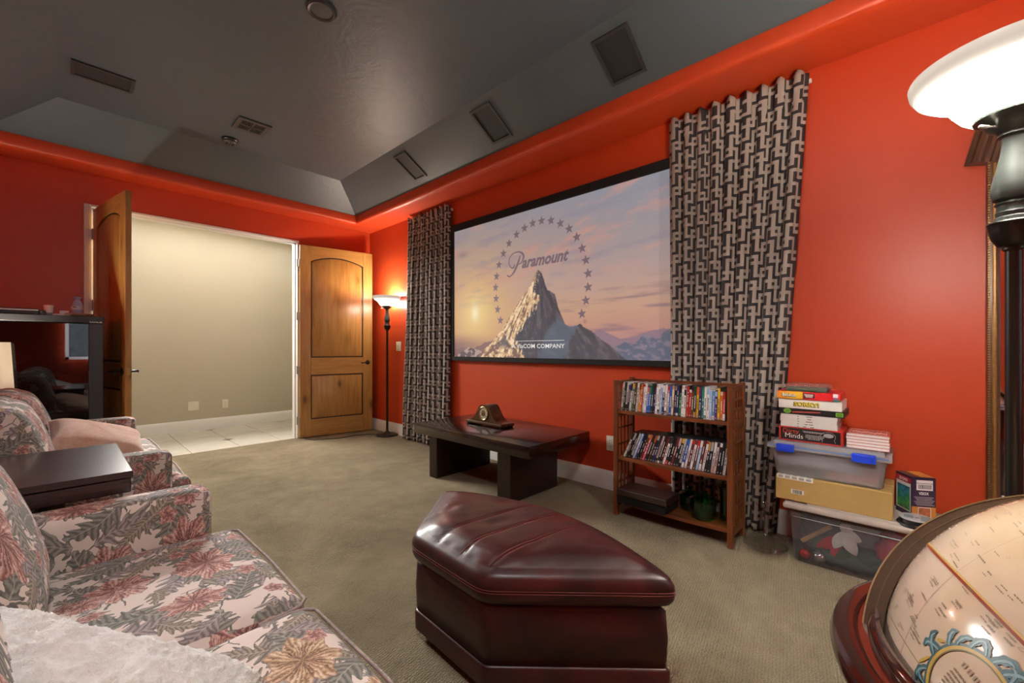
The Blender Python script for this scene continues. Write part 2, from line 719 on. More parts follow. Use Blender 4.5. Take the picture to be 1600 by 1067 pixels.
M_FLORAL = floral_mat()
M_PIPING = plain('piping_cord_fabric', (0.30, 0.24, 0.22), 0.8, var=0.6, nscale=60)
M_LEATHER = None


def leather_mat():
    m, nt, b = newmat('oxblood_leather')
    v = tex_coord(nt)
    n1 = noise(nt, v, 5.5, 5, 0.6, 0.6)
    nt.links.new(ramp(nt, n1, [(0.25, (0.013, 0.0032, 0.0034)), (0.5, (0.037, 0.0060, 0.0058)), (0.78, (0.080, 0.0105, 0.0085))]), b.inputs['Base Color'])
    b.inputs['Roughness'].default_value = 0.38
    b.inputs['Coat Weight'].default_value = 0.08
    b.inputs['Specular IOR Level'].default_value = 0.42
    b.inputs['Coat Roughness'].default_value = 0.22
    vo = nt.nodes.new('ShaderNodeTexVoronoi')
    vo.inputs['Scale'].default_value = 260
    nt.links.new(v, vo.inputs['Vector'])
    cre = noise(nt, mapping(nt, v, (6, 6, 2)), 2.2, 4, 0.6, 1.0)
    bump(nt, b, X(nt, vo.outputs['Distance']) * 0.10 + X(nt, cre) * 0.4, 0.18, 0.005)
    return m


M_LEATHER = leather_mat()
M_STITCH = plain('dark_red_thread', (0.17, 0.028, 0.022), 0.6)
M_BLACKPLASTIC = plain('black_plastic', (0.012, 0.012, 0.013), 0.35)
M_BLACKMATTE = plain('matte_black', (0.006, 0.006, 0.006), 0.8, spec=0.15)
M_ESPRESSO = wood('espresso_stained_wood', (0.006, 0.0026, 0.002), (0.026, 0.0095, 0.006), 1, 0.20, coat=0.35)
M_ESPRESSO_Z = wood('espresso_stained_wood_upright', (0.005, 0.0024, 0.0018), (0.028, 0.011, 0.0055), 2, 0.32)
M_ENDTABLE = wood('walnut_stained_table', (0.012, 0.0045, 0.0045), (0.050, 0.018, 0.015), 0, 0.26, coat=0.25)
M_CHERRY = wood('cherry_stained_wood', (0.075, 0.020, 0.006), (0.215, 0.064, 0.018), 1, 0.33)
M_CHERRY_Z = wood('cherry_stained_upright', (0.075, 0.020, 0.006), (0.215, 0.064, 0.018), 2, 0.33)
M_DARKBOX = wood('dark_brown_box_wood', (0.010, 0.0036, 0.0026), (0.030, 0.011, 0.008), 1, 0.55)
M_ALDER = wood('knotty_alder', (0.30, 0.140, 0.030), (0.50, 0.280, 0.078), 2, 0.34, knots=True)
M_ALDER_H = wood('knotty_alder_rail', (0.30, 0.140, 0.030), (0.50, 0.280, 0.078), 0, 0.34)
M_ALDERDARK = plain('dark_glazed_groove', (0.020, 0.010, 0.005), 0.4)
M_MAHOG = wood('polished_mahogany', (0.050, 0.007, 0.0035), (0.115, 0.018, 0.008), 0, 0.14, coat=0.8)
M_MAHOG_DARK = wood('dark_polished_mahogany', (0.012, 0.003, 0.0025), (0.045, 0.010, 0.007), 0, 0.10, coat=0.8)
M_BRONZE = plain('oil_rubbed_bronze', (0.022, 0.018, 0.015), 0.34, 0.6)
M_PATINA = plain('grey_green_bronze', (0.040, 0.049, 0.044), 0.38, 0.15, var=0.25)
M_BRASS = plain('aged_brass', (0.42, 0.30, 0.12), 0.3, 0.9)
M_NICKEL = plain('brushed_nickel', (0.48, 0.45, 0.40), 0.35, 0.9)
M_GILT = plain('gilded_wood', (0.30, 0.16, 0.045), 0.35, 0.45, var=0.4, nscale=60)
M_WALNUT_MOULD = wood('carved_walnut', (0.05, 0.022, 0.012), (0.16, 0.075, 0.04), 2, 0.35)
M_IVORY = plain('ivory_plastic', (0.70, 0.66, 0.54), 0.4, var=0.03)
M_WHITE = plain('white_card', (0.78, 0.76, 0.74), 0.5, var=0.05)
M_CREAM_MASK = None

# ================================================================== THE ROOM
XW, YF, XL, YR = 2.98, 5.54, -0.74, -2.60     # screen wall, door wall, sofa wall, rear wall
HC = 2.74
DO0, DO1, DOH = 0.195, 2.005, 2.435           # doorway

mb = MB().box(XL, XW, YR, YF + 0.02, -0.04, 0.0)
struct('floor', mb, M_CARPET, 'olive beige ribbed carpet')
mb = MB().box(XW, XW + 0.12, YR - 0.12, YF + 0.14, -0.04, HC + 0.1)
struct('wall_right', mb, M_RED, 'orange red painted wall behind the screen')
mb = MB()
mb.box(XL - 0.12, DO0 - 0.02, YF, YF + 0.14, -0.04, HC + 0.1)
mb.box(DO1 + 0.02, XW, YF, YF + 0.14, -0.04, HC + 0.1)
mb.box(DO0 - 0.02, DO1 + 0.02, YF, YF + 0.14, DOH + 0.02, HC + 0.1)
struct('wall_far', mb, M_RED, 'red painted wall with the double doorway')
mb = MB().box(XL - 0.12, XL, YR - 0.12, YF, -0.04, HC + 0.1)
struct('wall_left', mb, M_RED, 'red painted wall behind the sofas')
WX0, WX1, WZ0, WZ1 = 0.05, 1.95, 0.90, 2.20
mb = MB()
mb.box(XL, WX0, YR - 0.12, YR, -0.04, HC + 0.1)
mb.box(WX1, XW, YR - 0.12, YR, -0.04, HC + 0.1)
mb.box(WX0, WX1, YR - 0.12, YR, -0.04, WZ0)
mb.box(WX0, WX1, YR - 0.12, YR, WZ1, HC + 0.1)
struct('wall_rear', mb, M_RED, 'red painted wall with the added window')
wn = MB()  # unseen window, added to go with the rear fill light
for a, bb_ in ((WX0, WX0 + 0.05), (WX1 - 0.05, WX1), ((WX0 + WX1) / 2 - 0.025, (WX0 + WX1) / 2 + 0.025)):
    wn.box(a, bb_, YR - 0.09, YR - 0.04, WZ0, WZ1)
wn.box(WX0, WX1, YR - 0.09, YR - 0.04, WZ0, WZ0 + 0.05)
wn.box(WX0, WX1, YR - 0.09, YR - 0.04, WZ1 - 0.05, WZ1)
wo = struct('added_window_1', wn, M_WHITE_TRIM, 'added white framed window in the unseen rear wall')
build('pane', MB().box(WX0 + 0.05, WX1 - 0.05, YR - 0.068, YR - 0.062, WZ0 + 0.05, WZ1 - 0.05), glass('added_window_glass', (0.95, 0.97, 0.97)), wo)

# red soffit with a bull-nosed lip, then the black tray ceiling
OX1, OX0, OY1, OY0 = 0.35, 0.33, 0.285, 0.33       # soffit depth on the four sides
Z_SOF, Z_LIP, Z_CEIL, RUN = 2.735, 2.855, 3.09, 0.39


def loop(o, z):
    """rectangle inset by fraction/extra of the soffit depth"""
    f, e = o
    return [(XL + OX0 * f + e, YR + OY0 * f + e, z), (XW - OX1 * f - e, YR + OY0 * f + e, z), (XW - OX1 * f - e, YF - OY1 * f - e, z), (XL + OX0 * f + e, YF - OY1 * f - e, z)]


def loft(loops, mi=0, cap=False):
    mb = MB()
    vs, fs = [], []
    for l in loops:
        vs += l
    for i in range(len(loops) - 1):
        for k in range(4):
            k2 = (k + 1) % 4
            fs.append((i * 4 + k, i * 4 + k2, (i + 1) * 4 + k2, (i + 1) * 4 + k))
    if cap:
        fs.append(tuple((len(loops) - 1) * 4 + k for k in range(4)))
    return mb.add(vs, fs, mi)


rr = 0.04
loops = [loop((0, 0), Z_SOF + 0.004), loop((1, -rr - 0.012), Z_SOF)]
for k in range(1, 7):
    a = pi / 2 * k / 6
    loops.append(loop((1, -rr + rr * math.sin(a) - 0.006 * (1 - k / 6)), Z_SOF + rr - rr * math.cos(a)))
loops += [loop((1, 0.002), Z_LIP - 0.012), loop((1, 0.0), Z_LIP - 0.004)]
struct('trim_1', loft(loops), M_RED, 'red soffit with rounded lip around the tray ceiling', smooth=50)
struct('ceiling', loft([loop((1, -0.004), Z_LIP - 0.006), loop((1, 0.012), Z_LIP + 0.001), loop((1, RUN), Z_CEIL)], cap=True), M_BLACK_CEIL, 'black painted tray ceiling with a trowelled finish', smooth=0)

# baseboards
def board(name, p0, p1, nrm, label):
    """p0-p1 on the floor against the wall, nrm points into the room"""
    a, c = Vector(p0), Vector(p1)
    n = Vector(nrm)
    mb = MB()
    prof = [(0, 0), (0.016, 0), (0.016, 0.115), (0.010, 0.135), (0.006, 0.147), (0, 0.147)]
    vs, fs = [], []
    for P in (a, c):
        for d, z in prof:
            vs.append(tuple(P + n * d + Vector((0, 0, z))))
    k = len(prof)
    for i in range(k - 1):
        fs.append((i, i + 1, k + i + 1, k + i))
    fs += [tuple(range(k)), tuple(range(2 * k - 1, k - 1, -1))]
    return struct(name, mb.add(vs, fs), M_WHITE_TRIM, label)


board('baseboard_right', (XW, YR, 0), (XW, YF, 0), (-1, 0, 0), 'white baseboard under the screen')
board('baseboard_far', (DO1 + 0.02, YF, 0), (XW - 0.016, YF, 0), (0, -1, 0), 'short white baseboard behind the open door')
board('baseboard_left', (XL, YR, 0), (XL, YF, 0), (1, 0, 0), 'white baseboard behind the sofas')

# hall beyond the doorway
YH = 7.07
hx0, hx1 = -1.6, 4.2
mb = MB().box(hx0, hx1, YH, YH + 0.1, -0.04, 2.8)
struct('wall_hall', mb, M_BEIGE, 'beige hallway wall seen through the doorway')
for nm, x in (('wall_hall_near', hx0 - 0.1), ('wall_hall_end', hx1)):
    struct(nm, MB().box(x, x + 0.1, YF + 0.14, YH, -0.04, 2.8), M_BEIGE)
mb = MB().box(hx0, hx1, YF + 0.14, YH, 2.74, 2.8)
struct('ceiling_hall', mb, M_HALLCEIL)
mb = MB()
mb.box(hx0, DO0 - 0.02, YF + 0.14, YF + 0.15, 0, 2.74)
mb.box(DO1 + 0.02, hx1, YF + 0.14, YF + 0.15, 0, 2.74)
mb.box(DO0 - 0.02, DO1 + 0.02, YF + 0.14, YF + 0.15, DOH + 0.02, 2.74)
struct('wall_hall_back', mb, M_BEIGE)
board('baseboard_hall', (hx0, YH, 0), (hx1, YH, 0), (0, -1, 0), 'white baseboard along the hallway')
M_GROUT = plain('tile_grout', (0.36, 0.33, 0.27), 0.8)
M_TILE = plain('ivory_travertine', (0.55, 0.51, 0.43), 0.22, var=0.10, nscale=7)
M_TILEDARK = plain('dark_inset_tile', (0.10, 0.085, 0.07), 0.35)
hf = struct('floor_hall', MB().box(hx0, hx1, YF + 0.02, YH, -0.05, -0.006), M_GROUT, 'cream tiled hallway floor')
# octagon-free layout: big tiles with small dark diamonds at every other joint
TS = 0.445
x_0, y_0 = 0.95, 6.09
tile_me = None
for i in range(-5, 7):
    for j in range(-2, 4):
        a0, a1 = x_0 + i * TS, x_0 + (i + 1) * TS
        b0, b1 = y_0 + j * TS, y_0 + (j + 1) * TS
        b0, b1 = max(b0, YF + 0.025), min(b1, YH - 0.002)
        if b1 - b0 < 0.05:
            continue
        t = build('tile', MB().box(a0 + 0.004, a1 - 0.004, b0 + 0.004, b1 - 0.004, -0.012, 0.0, bev=0.002), M_TILE, hf)
for i in range(-4, 6, 2):
    for j in range(0, 3, 2):
        cx, cy = x_0 + (i + 1) * TS, y_0 + j * TS
        d = 0.055
        build('inset_tile', MB().prism([(cx - d, cy), (cx, cy - d), (cx + d, cy), (cx, cy + d)], lambda a, b_, z: (a, b_, 0.0015 - z), 0.006), M_TILEDARK, hf)

# doorway lining (jambs, head, stop)
mb = MB()
mb.box(DO0 - 0.022, DO0 + 0.0, YF - 0.012, YF + 0.16, 0, DOH + 0.0, bev=0.003)
mb.box(DO1 - 0.0, DO1 + 0.022, YF - 0.012, YF + 0.16, 0, DOH + 0.0, bev=0.003)
mb.box(DO0 - 0.022, DO1 + 0.022, YF - 0.012, YF + 0.16, DOH, DOH + 0.022, bev=0.003)
mb.box(DO0 - 0.055, DO0 - 0.02, YF - 0.012, YF, 0, DOH + 0.022, bev=0.003)
mb.box(DO0, DO0 + 0.012, YF + 0.05, YF + 0.085, 0, DOH)
mb.box(DO1 - 0.012, DO1, YF + 0.05, YF + 0.085, 0, DOH)
mb.box(DO0, DO1, YF + 0.05, YF + 0.085, DOH - 0.012, DOH)
struct('trim_2', mb, M_WHITE_TRIM, 'white jambs and head lining the double doorway')


# ------------------------------------------------------------------ doors
def make_door(name, hinge, rotz, flip, label, lever):
    """leaf runs along local +X from its hinge, thickness along Y"""
    W, H, T = 0.90, 2.405, 0.042
    root = bpy.data.objects.new(name, None)
    root.empty_display_size = 0.05
    COL.objects.link(root)
    root.location = hinge
    root.rotation_euler = (0, 0, rotz)
    tag(root, label, None, None, 'structure')
    st = 0.125
    y0, y1 = (0, T) if not flip else (-T, 0)
    z0 = 0.012
    for a, c_ in ((0, st), (W - st, W)):
        build('stile', MB().box(a, c_, y0, y1, z0, H, bev=0.003), M_ALDER, root, local=True)
    for a, c_ in ((z0, 0.225), (0.785, 1.0)):
        build('rail', MB().box(st, W - st, y0, y1, a, c_, bev=0.002), M_ALDER_H, root, local=True)
    # top rail with a shallow arch cut from its lower edge
    arch = [(st, H), (st, 2.215)]
    for k in range(0, 17):
        t = k / 16
        arch.append((st + (W - 2 * st) * t, 2.215 + 0.075 * math.sin(pi * t) ** 0.8))
    arch += [(W - st, 2.215), (W - st, H)]
    arch = [arch[0]] + arch[2:-2] + [arch[-1]]
    build('top_rail', MB().prism(arch, lambda a, b_, d: (a, y0 + d, b_), T), M_ALDER_H, root, local=True)
    # panels: a dark grooved moulding, then the raised field of three planks
    ym = (y0 + y1) / 2
    for lo, hi, arched in ((0.225, 0.785, False), (1.0, 2.215, True)):
        def outline(ins):
            p = [(st + ins, lo + ins)]
            p.append((W - st - ins, lo + ins))
            if arched:
                for k in range(16, -1, -1):
                    t = k / 16
                    x = st + (W - 2 * st) * t
                    x = min(max(x, st + ins), W - st - ins)
                    p.append((x, hi - ins + 0.075 * math.sin(pi * t) ** 0.8))
            else:
                p += [(W - st - ins, hi - ins), (st + ins, hi - ins)]
            return p
        build('groove', MB().prism(outline(-0.004), lambda a, b_, d: (a, ym - 0.008 + d, b_), 0.016), M_ALDERDARK, root, local=True)
        mb = MB()
        po, pi_ = outline(0.014), outline(0.030)
        n = len(po)
        for sgn in (-1, 1):
            vs = [(a, ym + sgn * 0.008, b_) for a, b_ in po] + [(a, ym + sgn * 0.0165, b_) for a, b_ in pi_]
            fs = [(k, (k + 1) % n, n + (k + 1) % n, n + k) for k in range(n)] + [tuple(n + k for k in range(n))]
            mb.add(vs, [f[::-1] for f in fs] if sgn > 0 else fs)
        build('panel', mb, M_ALDER, root, local=True)
    for hz in (0.22, 0.85, 1.52, 2.18):
        hb = MB().cyl((-0.008, ym, hz - 0.05), (-0.008, ym, hz + 0.05), 0.008, n=10)
        hb.box(-0.006, 0.0, y0 - 0.001, y1 + 0.001, hz - 0.05, hz + 0.05)
        fy = y0 if not flip else y1
        hb.box(-0.03, 0.035, fy - 0.002, fy + 0.002, hz - 0.05, hz + 0.05)
        build('hinge', hb, M_NICKEL, root, local=True)
    hz = 0.93
    for sgn, yy in ((-1, y0), (1, y1)):
        hb = MB()
        Mx = Matrix.Translation((W - 0.065, yy, hz)) @ Matrix.Rotation(-sgn * pi / 2, 4, 'X')
        hb.lathe([(0.030, 0), (0.030, 0.006), (0.022, 0.010), (0.010, 0.014), (0.009, 0.05), (0.013, 0.056), (0.010, 0.062)], n=16, M=Mx)
        hb.tube([(W - 0.065, yy + sgn * 0.055, hz), (W - 0.10, yy + sgn * 0.06, hz + 0.002), (W - 0.15, yy + sgn * 0.06, hz - 0.004), (W - 0.17, yy + sgn * 0.058, hz - 0.002)], [0.009, 0.008, 0.007, 0.010], 10)
        build('lever_handle', hb, M_BRONZE, root, local=True)
    build('latch_plate', MB().box(W - 0.0005, W + 0.0015, y0 + 0.008, y1 - 0.008, hz - 0.03, hz + 0.03), M_BRASS, root, local=True)
    return root


aL = math.atan2(-0.90, 0.155)
make_door('door_1', (0.200, YF - 0.03, 0.0), aL, False, 'knotty alder door leaf swung into the room beside the black rack', True)
make_door('door_2', (2.022, YF - 0.022, 0.0), math.radians(-9.5), True, 'knotty alder door leaf folded back against the wall by the floor lamp', True)

# ================================================================== CEILING FITTINGS
M_SPKFRAME = plain('black_grille_frame', (0.030, 0.029, 0.028), 0.4)
M_SPKMESH = plain('black_grille_mesh', (0.010, 0.010, 0.010), 0.6, bmp=0.5, bscale=500)
SL = Vector((-RUN, 0, Z_CEIL - Z_LIP)).normalized()     # up the slope
SNRM = Vector((SL.z, 0, -SL.x)) * -1                     # out of the slope, into the room
SNRM = Vector((-abs(SL.z), 0, -abs(SL.x)))


def slope_pt(s, y, d=0.0):
    p = Vector((XW - OX1, y, Z_LIP)) + SL * s + SNRM * d
    return tuple(p)


def slope_speaker(y0, y1, s0, s1, label):
    c = slope_pt((s0 + s1) / 2, (y0 + y1) / 2)
    t = thing('ceiling_speaker', label, 'speaker', c, 0, 'grilles along the screen side slope')
    fr = MB()
    fw_ = 0.020
    for a0, a1, b0, b1 in ((s0, s1, y0, y0 + fw_), (s0, s1, y1 - fw_, y1), (s0, s0 + fw_, y0 + fw_, y1 - fw_), (s1 - fw_, s1, y0 + fw_, y1 - fw_)):
        vs = [slope_pt(a, b_, d) for a in (a0, a1) for b_ in (b0, b1) for d in (-0.002, 0.014)]
        fr.add(vs, [(0, 1, 3, 2), (4, 6, 7, 5), (0, 4, 5, 1), (2, 3, 7, 6), (0, 2, 6, 4), (1, 5, 7, 3)])
    build('frame', fr, M_SPKFRAME, t, smooth=0)
    vs = [slope_pt(a, b_, d) for a in (s0 + fw_, s1 - fw_) for b_ in (y0 + fw_, y1 - fw_) for d in (-0.002, 0.005)]
    build('grille', MB().add(vs, [(0, 1, 3, 2), (4, 6, 7, 5), (0, 4, 5, 1), (2, 3, 7, 6), (0, 2, 6, 4), (1, 5, 7, 3)]), M_SPKMESH, t, smooth=0)


slope_speaker(3.59, 3.79, 0.075, 0.385, 'black slope speaker grille above the curtain beside the doors')
slope_speaker(2.39, 2.62, 0.075, 0.395, 'black slope speaker grille above the middle of the screen')
slope_speaker(1.21, 1.455, 0.085, 0.395, 'black slope speaker grille above the wide curtain')

# flat linear grille
t = thing('ceiling_grille', 'long flush black grille in the flat of the tray ceiling', 'grille', (0.21, 4.25, Z_CEIL))
fr = MB()
for a in ((0.045, 0.375, 4.14, 4.16), (0.045, 0.375, 4.34, 4.36), (0.045, 0.065, 4.16, 4.34), (0.355, 0.375, 4.16, 4.34)):
    fr.box(*a, Z_CEIL - 0.012, Z_CEIL + 0.002)
build('frame', fr, M_SPKFRAME, t, smooth=0)
build('mesh_panel', MB().box(0.065, 0.355, 4.16, 4.34, Z_CEIL - 0.006, Z_CEIL + 0.002), M_SPKMESH, t, smooth=0)
# four-way air register
t = thing('air_register', 'square painted air register with four louvre fields in the ceiling', 'vent', (1.155, 4.245, Z_CEIL))
M_REG = plain('painted_register', (0.050, 0.048, 0.044), 0.45)
fr = MB()
for a in ((1.03, 1.28, 4.12, 4.16), (1.03, 1.28, 4.33, 4.37), (1.03, 1.065, 4.16, 4.33), (1.245, 1.28, 4.16, 4.33), (1.147, 1.163, 4.16, 4.33), (1.065, 1.245, 4.237, 4.253)):
    fr.box(*a, Z_CEIL - 0.012, Z_CEIL + 0.002)
build('frame', fr, M_REG, t, smooth=0)
build('duct', MB().box(1.06, 1.25, 4.155, 4.335, Z_CEIL - 0.003, Z_CEIL + 0.001), M_BLACKMATTE, t, smooth=0)
for qx, qy, along in ((0, 0, 0), (1, 0, 1), (0, 1, 1), (1, 1, 0)):
    bx, by = (1.067, 1.165)[qx], (4.162, 4.255)[qy]
    for k in range(6):
        lv = MB()
        if along == 0:
            lv.box(bx + 0.003 + k * 0.0132, bx + 0.008 + k * 0.0132, by, by + 0.074, Z_CEIL - 0.010, Z_CEIL - 0.002)
        else:
            lv.box(bx, bx + 0.079, by + 0.003 + k * 0.0125, by + 0.0075 + k * 0.0125, Z_CEIL - 0.010, Z_CEIL - 0.002)
        build('louvre', lv, M_REG, t, smooth=0)
# smoke alarm
t = thing('smoke_alarm', 'round black smoke alarm beside the ceiling register', 'smoke alarm', (1.085, 4.66, Z_CEIL))
build('base', MB().lathe([(0.066, 0.002), (0.066, -0.014), (0.060, -0.020)], (1.085, 4.66, Z_CEIL), 28), M_BLACKPLASTIC, t)
build('cover', MB().lathe([(0.060, -0.018), (0.058, -0.034), (0.046, -0.044), (0.0, -0.047)], (1.085, 4.66, Z_CEIL), 28), M_REG, t)
sb = MB()
for k in range(6):
    a = k * pi / 3
    sb.box(-0.004, 0.004, 0.018, 0.036, -0.048, -0.044, M=Matrix.Translation((1.085, 4.66, Z_CEIL)) @ Matrix.Rotation(a, 4, 'Z'))
build('slot', sb, M_BLACKMATTE, t)
# recessed can, unlit, painted over
t = thing('recessed_light', 'round unlit recessed light painted black near the top of the ceiling', 'ceiling light', (1.035, 2.485, Z_CEIL))
build('trim_ring', MB().lathe([(0.083, 0.002), (0.083, -0.010), (0.074, -0.018), (0.062, -0.014), (0.058, -0.004)], (1.035, 2.485, Z_CEIL), 32, cap=False), M_SPKFRAME, t)
build('lens', MB().lathe([(0.064, -0.010), (0.0, -0.011)], (1.035, 2.485, Z_CEIL), 32), M_REG, t)

# ================================================================== CURTAINS
M_CUR_BEIGE = plain('taupe_jacquard', (0.34, 0.295, 0.255), 0.75, var=0.12, nscale=90)
M_CUR_BLACK = plain('black_jacquard', (0.020, 0.017, 0.018), 0.7, var=0.2, nscale=90)
KEY = ["#.#####.",
       "#.#.#.#.",
       "#####.#.",
       "..#...#.",
       "#.#.####",
       "#.#.#.#.",
       "###.#.##",
       "#...#..."]


def curtain(name, ytop, ybot, ztop, pleats, label, seed):
    """cloth running along the wall from ytop[0] (door end) to ytop[1]"""
    r = random.Random(seed)
    cell = 0.0195
    width = abs(ytop[1] - ytop[0])
    amp_t, amp_b = 0.015, 0.028
    # unrolled length via arc length at mid height
    N = 2000
    ph = [r.uniform(-0.5, 0.5) for _ in range(pleats + 2)]
    am = [r.uniform(0.75, 1.2) for _ in range(pleats + 2)]

    def fold(t, z):
        """offset out of the wall for fraction t along the width at height z"""
        k = t * pleats
        i = int(min(pleats - 1, max(0, k)))
        q = k - i
        h = max(0.0, min(1.0, z / ztop))
        amp = amp_b * (1 - h) + amp_t * h
        s = 0.5 - 0.5 * math.cos(2 * pi * (q ** (1.0 + 0.25 * ph[i])))
        s = s ** 0.55
        out = amp * am[i] * s * 2
        out += 0.006 * math.sin(3.1 * z + i * 1.7) * s
        return out

    def point(t, z):
        h = max(0.0, min(1.0, z / ztop))
        ya = ybot[0] + (ytop[0] - ybot[0]) * h
        yb = ybot[1] + (ytop[1] - ybot[1]) * h
        tt = t + 0.10 / pleats * math.sin(2 * pi * t * pleats * 2) * (0.6 if h < 0.94 else 1.2)
        y = ya + (yb - ya) * tt
        x = XW - 0.045 - fold(t, z)
        if z > ztop - 0.10:      # pinch pleats at the heading
            k = t * pleats
            q = abs((k % 1.0) - 0.5)
            x -= 0.022 * max(0, 1 - q / 0.13) * (z - (ztop - 0.10)) / 0.10
        return (x, y, z)
    ts = np.linspace(0, 1, N)
    P = np.array([point(t, ztop * 0.5) for t in ts])
    s = np.concatenate([[0], np.cumsum(np.hypot(np.diff(P[:, 0]), np.diff(P[:, 1])))])
    nc = int(round(s[-1] / cell))
    sub = 2
    tcol = np.interp(np.linspace(0, s[-1], nc * sub + 1), s, ts)
    nr = int(round((ztop - 0.012) / cell))
    zs = np.linspace(ztop, 0.012, nr + 1)
    mb = MB()
    for i, z in enumerate(zs):
        for t in tcol:
            zz = z
            if i == 0:
                k = (t * pleats) % 1.0
                zz = z + 0.016 * max(0, 1 - abs(k - 0.5) / 0.12) - 0.004
            mb.v.append(point(t, zz))
    w_ = nc * sub + 1
    for i in range(nr):
        for j in range(nc * sub):
            mb.f.append((i * w_ + j, (i + 1) * w_ + j, (i + 1) * w_ + j + 1, i * w_ + j + 1))
            mb.m.append(0 if KEY[i % 8][(j // sub) % 8] == '#' else 1)
    y0 = (ytop[0] + ytop[1]) / 2
    root = thing(name, label, 'curtain', (XW - 0.08, y0, 0.012), 0, 'pleated curtains flanking the screen')
    o = build('cloth', mb, [M_CUR_BEIGE, M_CUR_BLACK], root, smooth=60)
    md = o.modifiers.new('cloth_thickness', 'SOLIDIFY')
    md.thickness = 0.003
    md.offset = 1
    tr = MB().box(XW - 0.042, XW - 0.022, min(ytop) - 0.010, max(ytop) - 0.01, ztop - 0.055, ztop - 0.035, bev=0.002)
    for e in (min(ytop) + 0.02, max(ytop) - 0.03):
        tr.box(XW - 0.03, XW, e - 0.008, e + 0.008, ztop - 0.052, ztop - 0.038)
    build('track', tr, M_WHITE_TRIM, root)
    return root


curtain('curtain', (4.475, 3.672), (4.585, 3.684), 2.70, 9, 'narrow black and taupe key patterned curtain by the floor lamp and doors', 3)
curtain('curtain', (1.222, 0.408), (1.205, 0.575), 2.705, 9, 'wide black and taupe key patterned curtain behind the bookcase', 5)

# ================================================================== PROJECTION SCREEN
SY0, SY1, SZ0, SZ1 = 3.628, 1.200, 1.030, 2.395      # picture edges: door end, curtain end, bottom, top
SX = 2.952
scr = thing('projection_screen', 'wide black framed projection screen showing a starlit mountain logo', 'screen', (XW, (SY0 + SY1) / 2, SZ0))
fr = MB()
fwid = 0.072
fr.box(SX - 0.018, XW, SY1 - fwid, SY0 + fwid, SZ1, SZ1 + fwid, bev=0.003)
fr.box(SX - 0.018, XW, SY1 - fwid, SY0 + fwid, SZ0 - 0.045, SZ0, bev=0.003)
fr.box(SX - 0.018, XW, SY0, SY0 + fwid, SZ0, SZ1, bev=0.003)
fr.box(SX - 0.018, XW, SY1 - fwid, SY1, SZ0, SZ1, bev=0.003)
build('frame', fr, plain('black_velvet_frame', (0.006, 0.006, 0.006), 0.85), scr)


def sp(u, v, d=0.0):
    return (SX - d, SY0 + (SY1 - SY0) * u, SZ0 + (SZ1 - SZ0) * v)


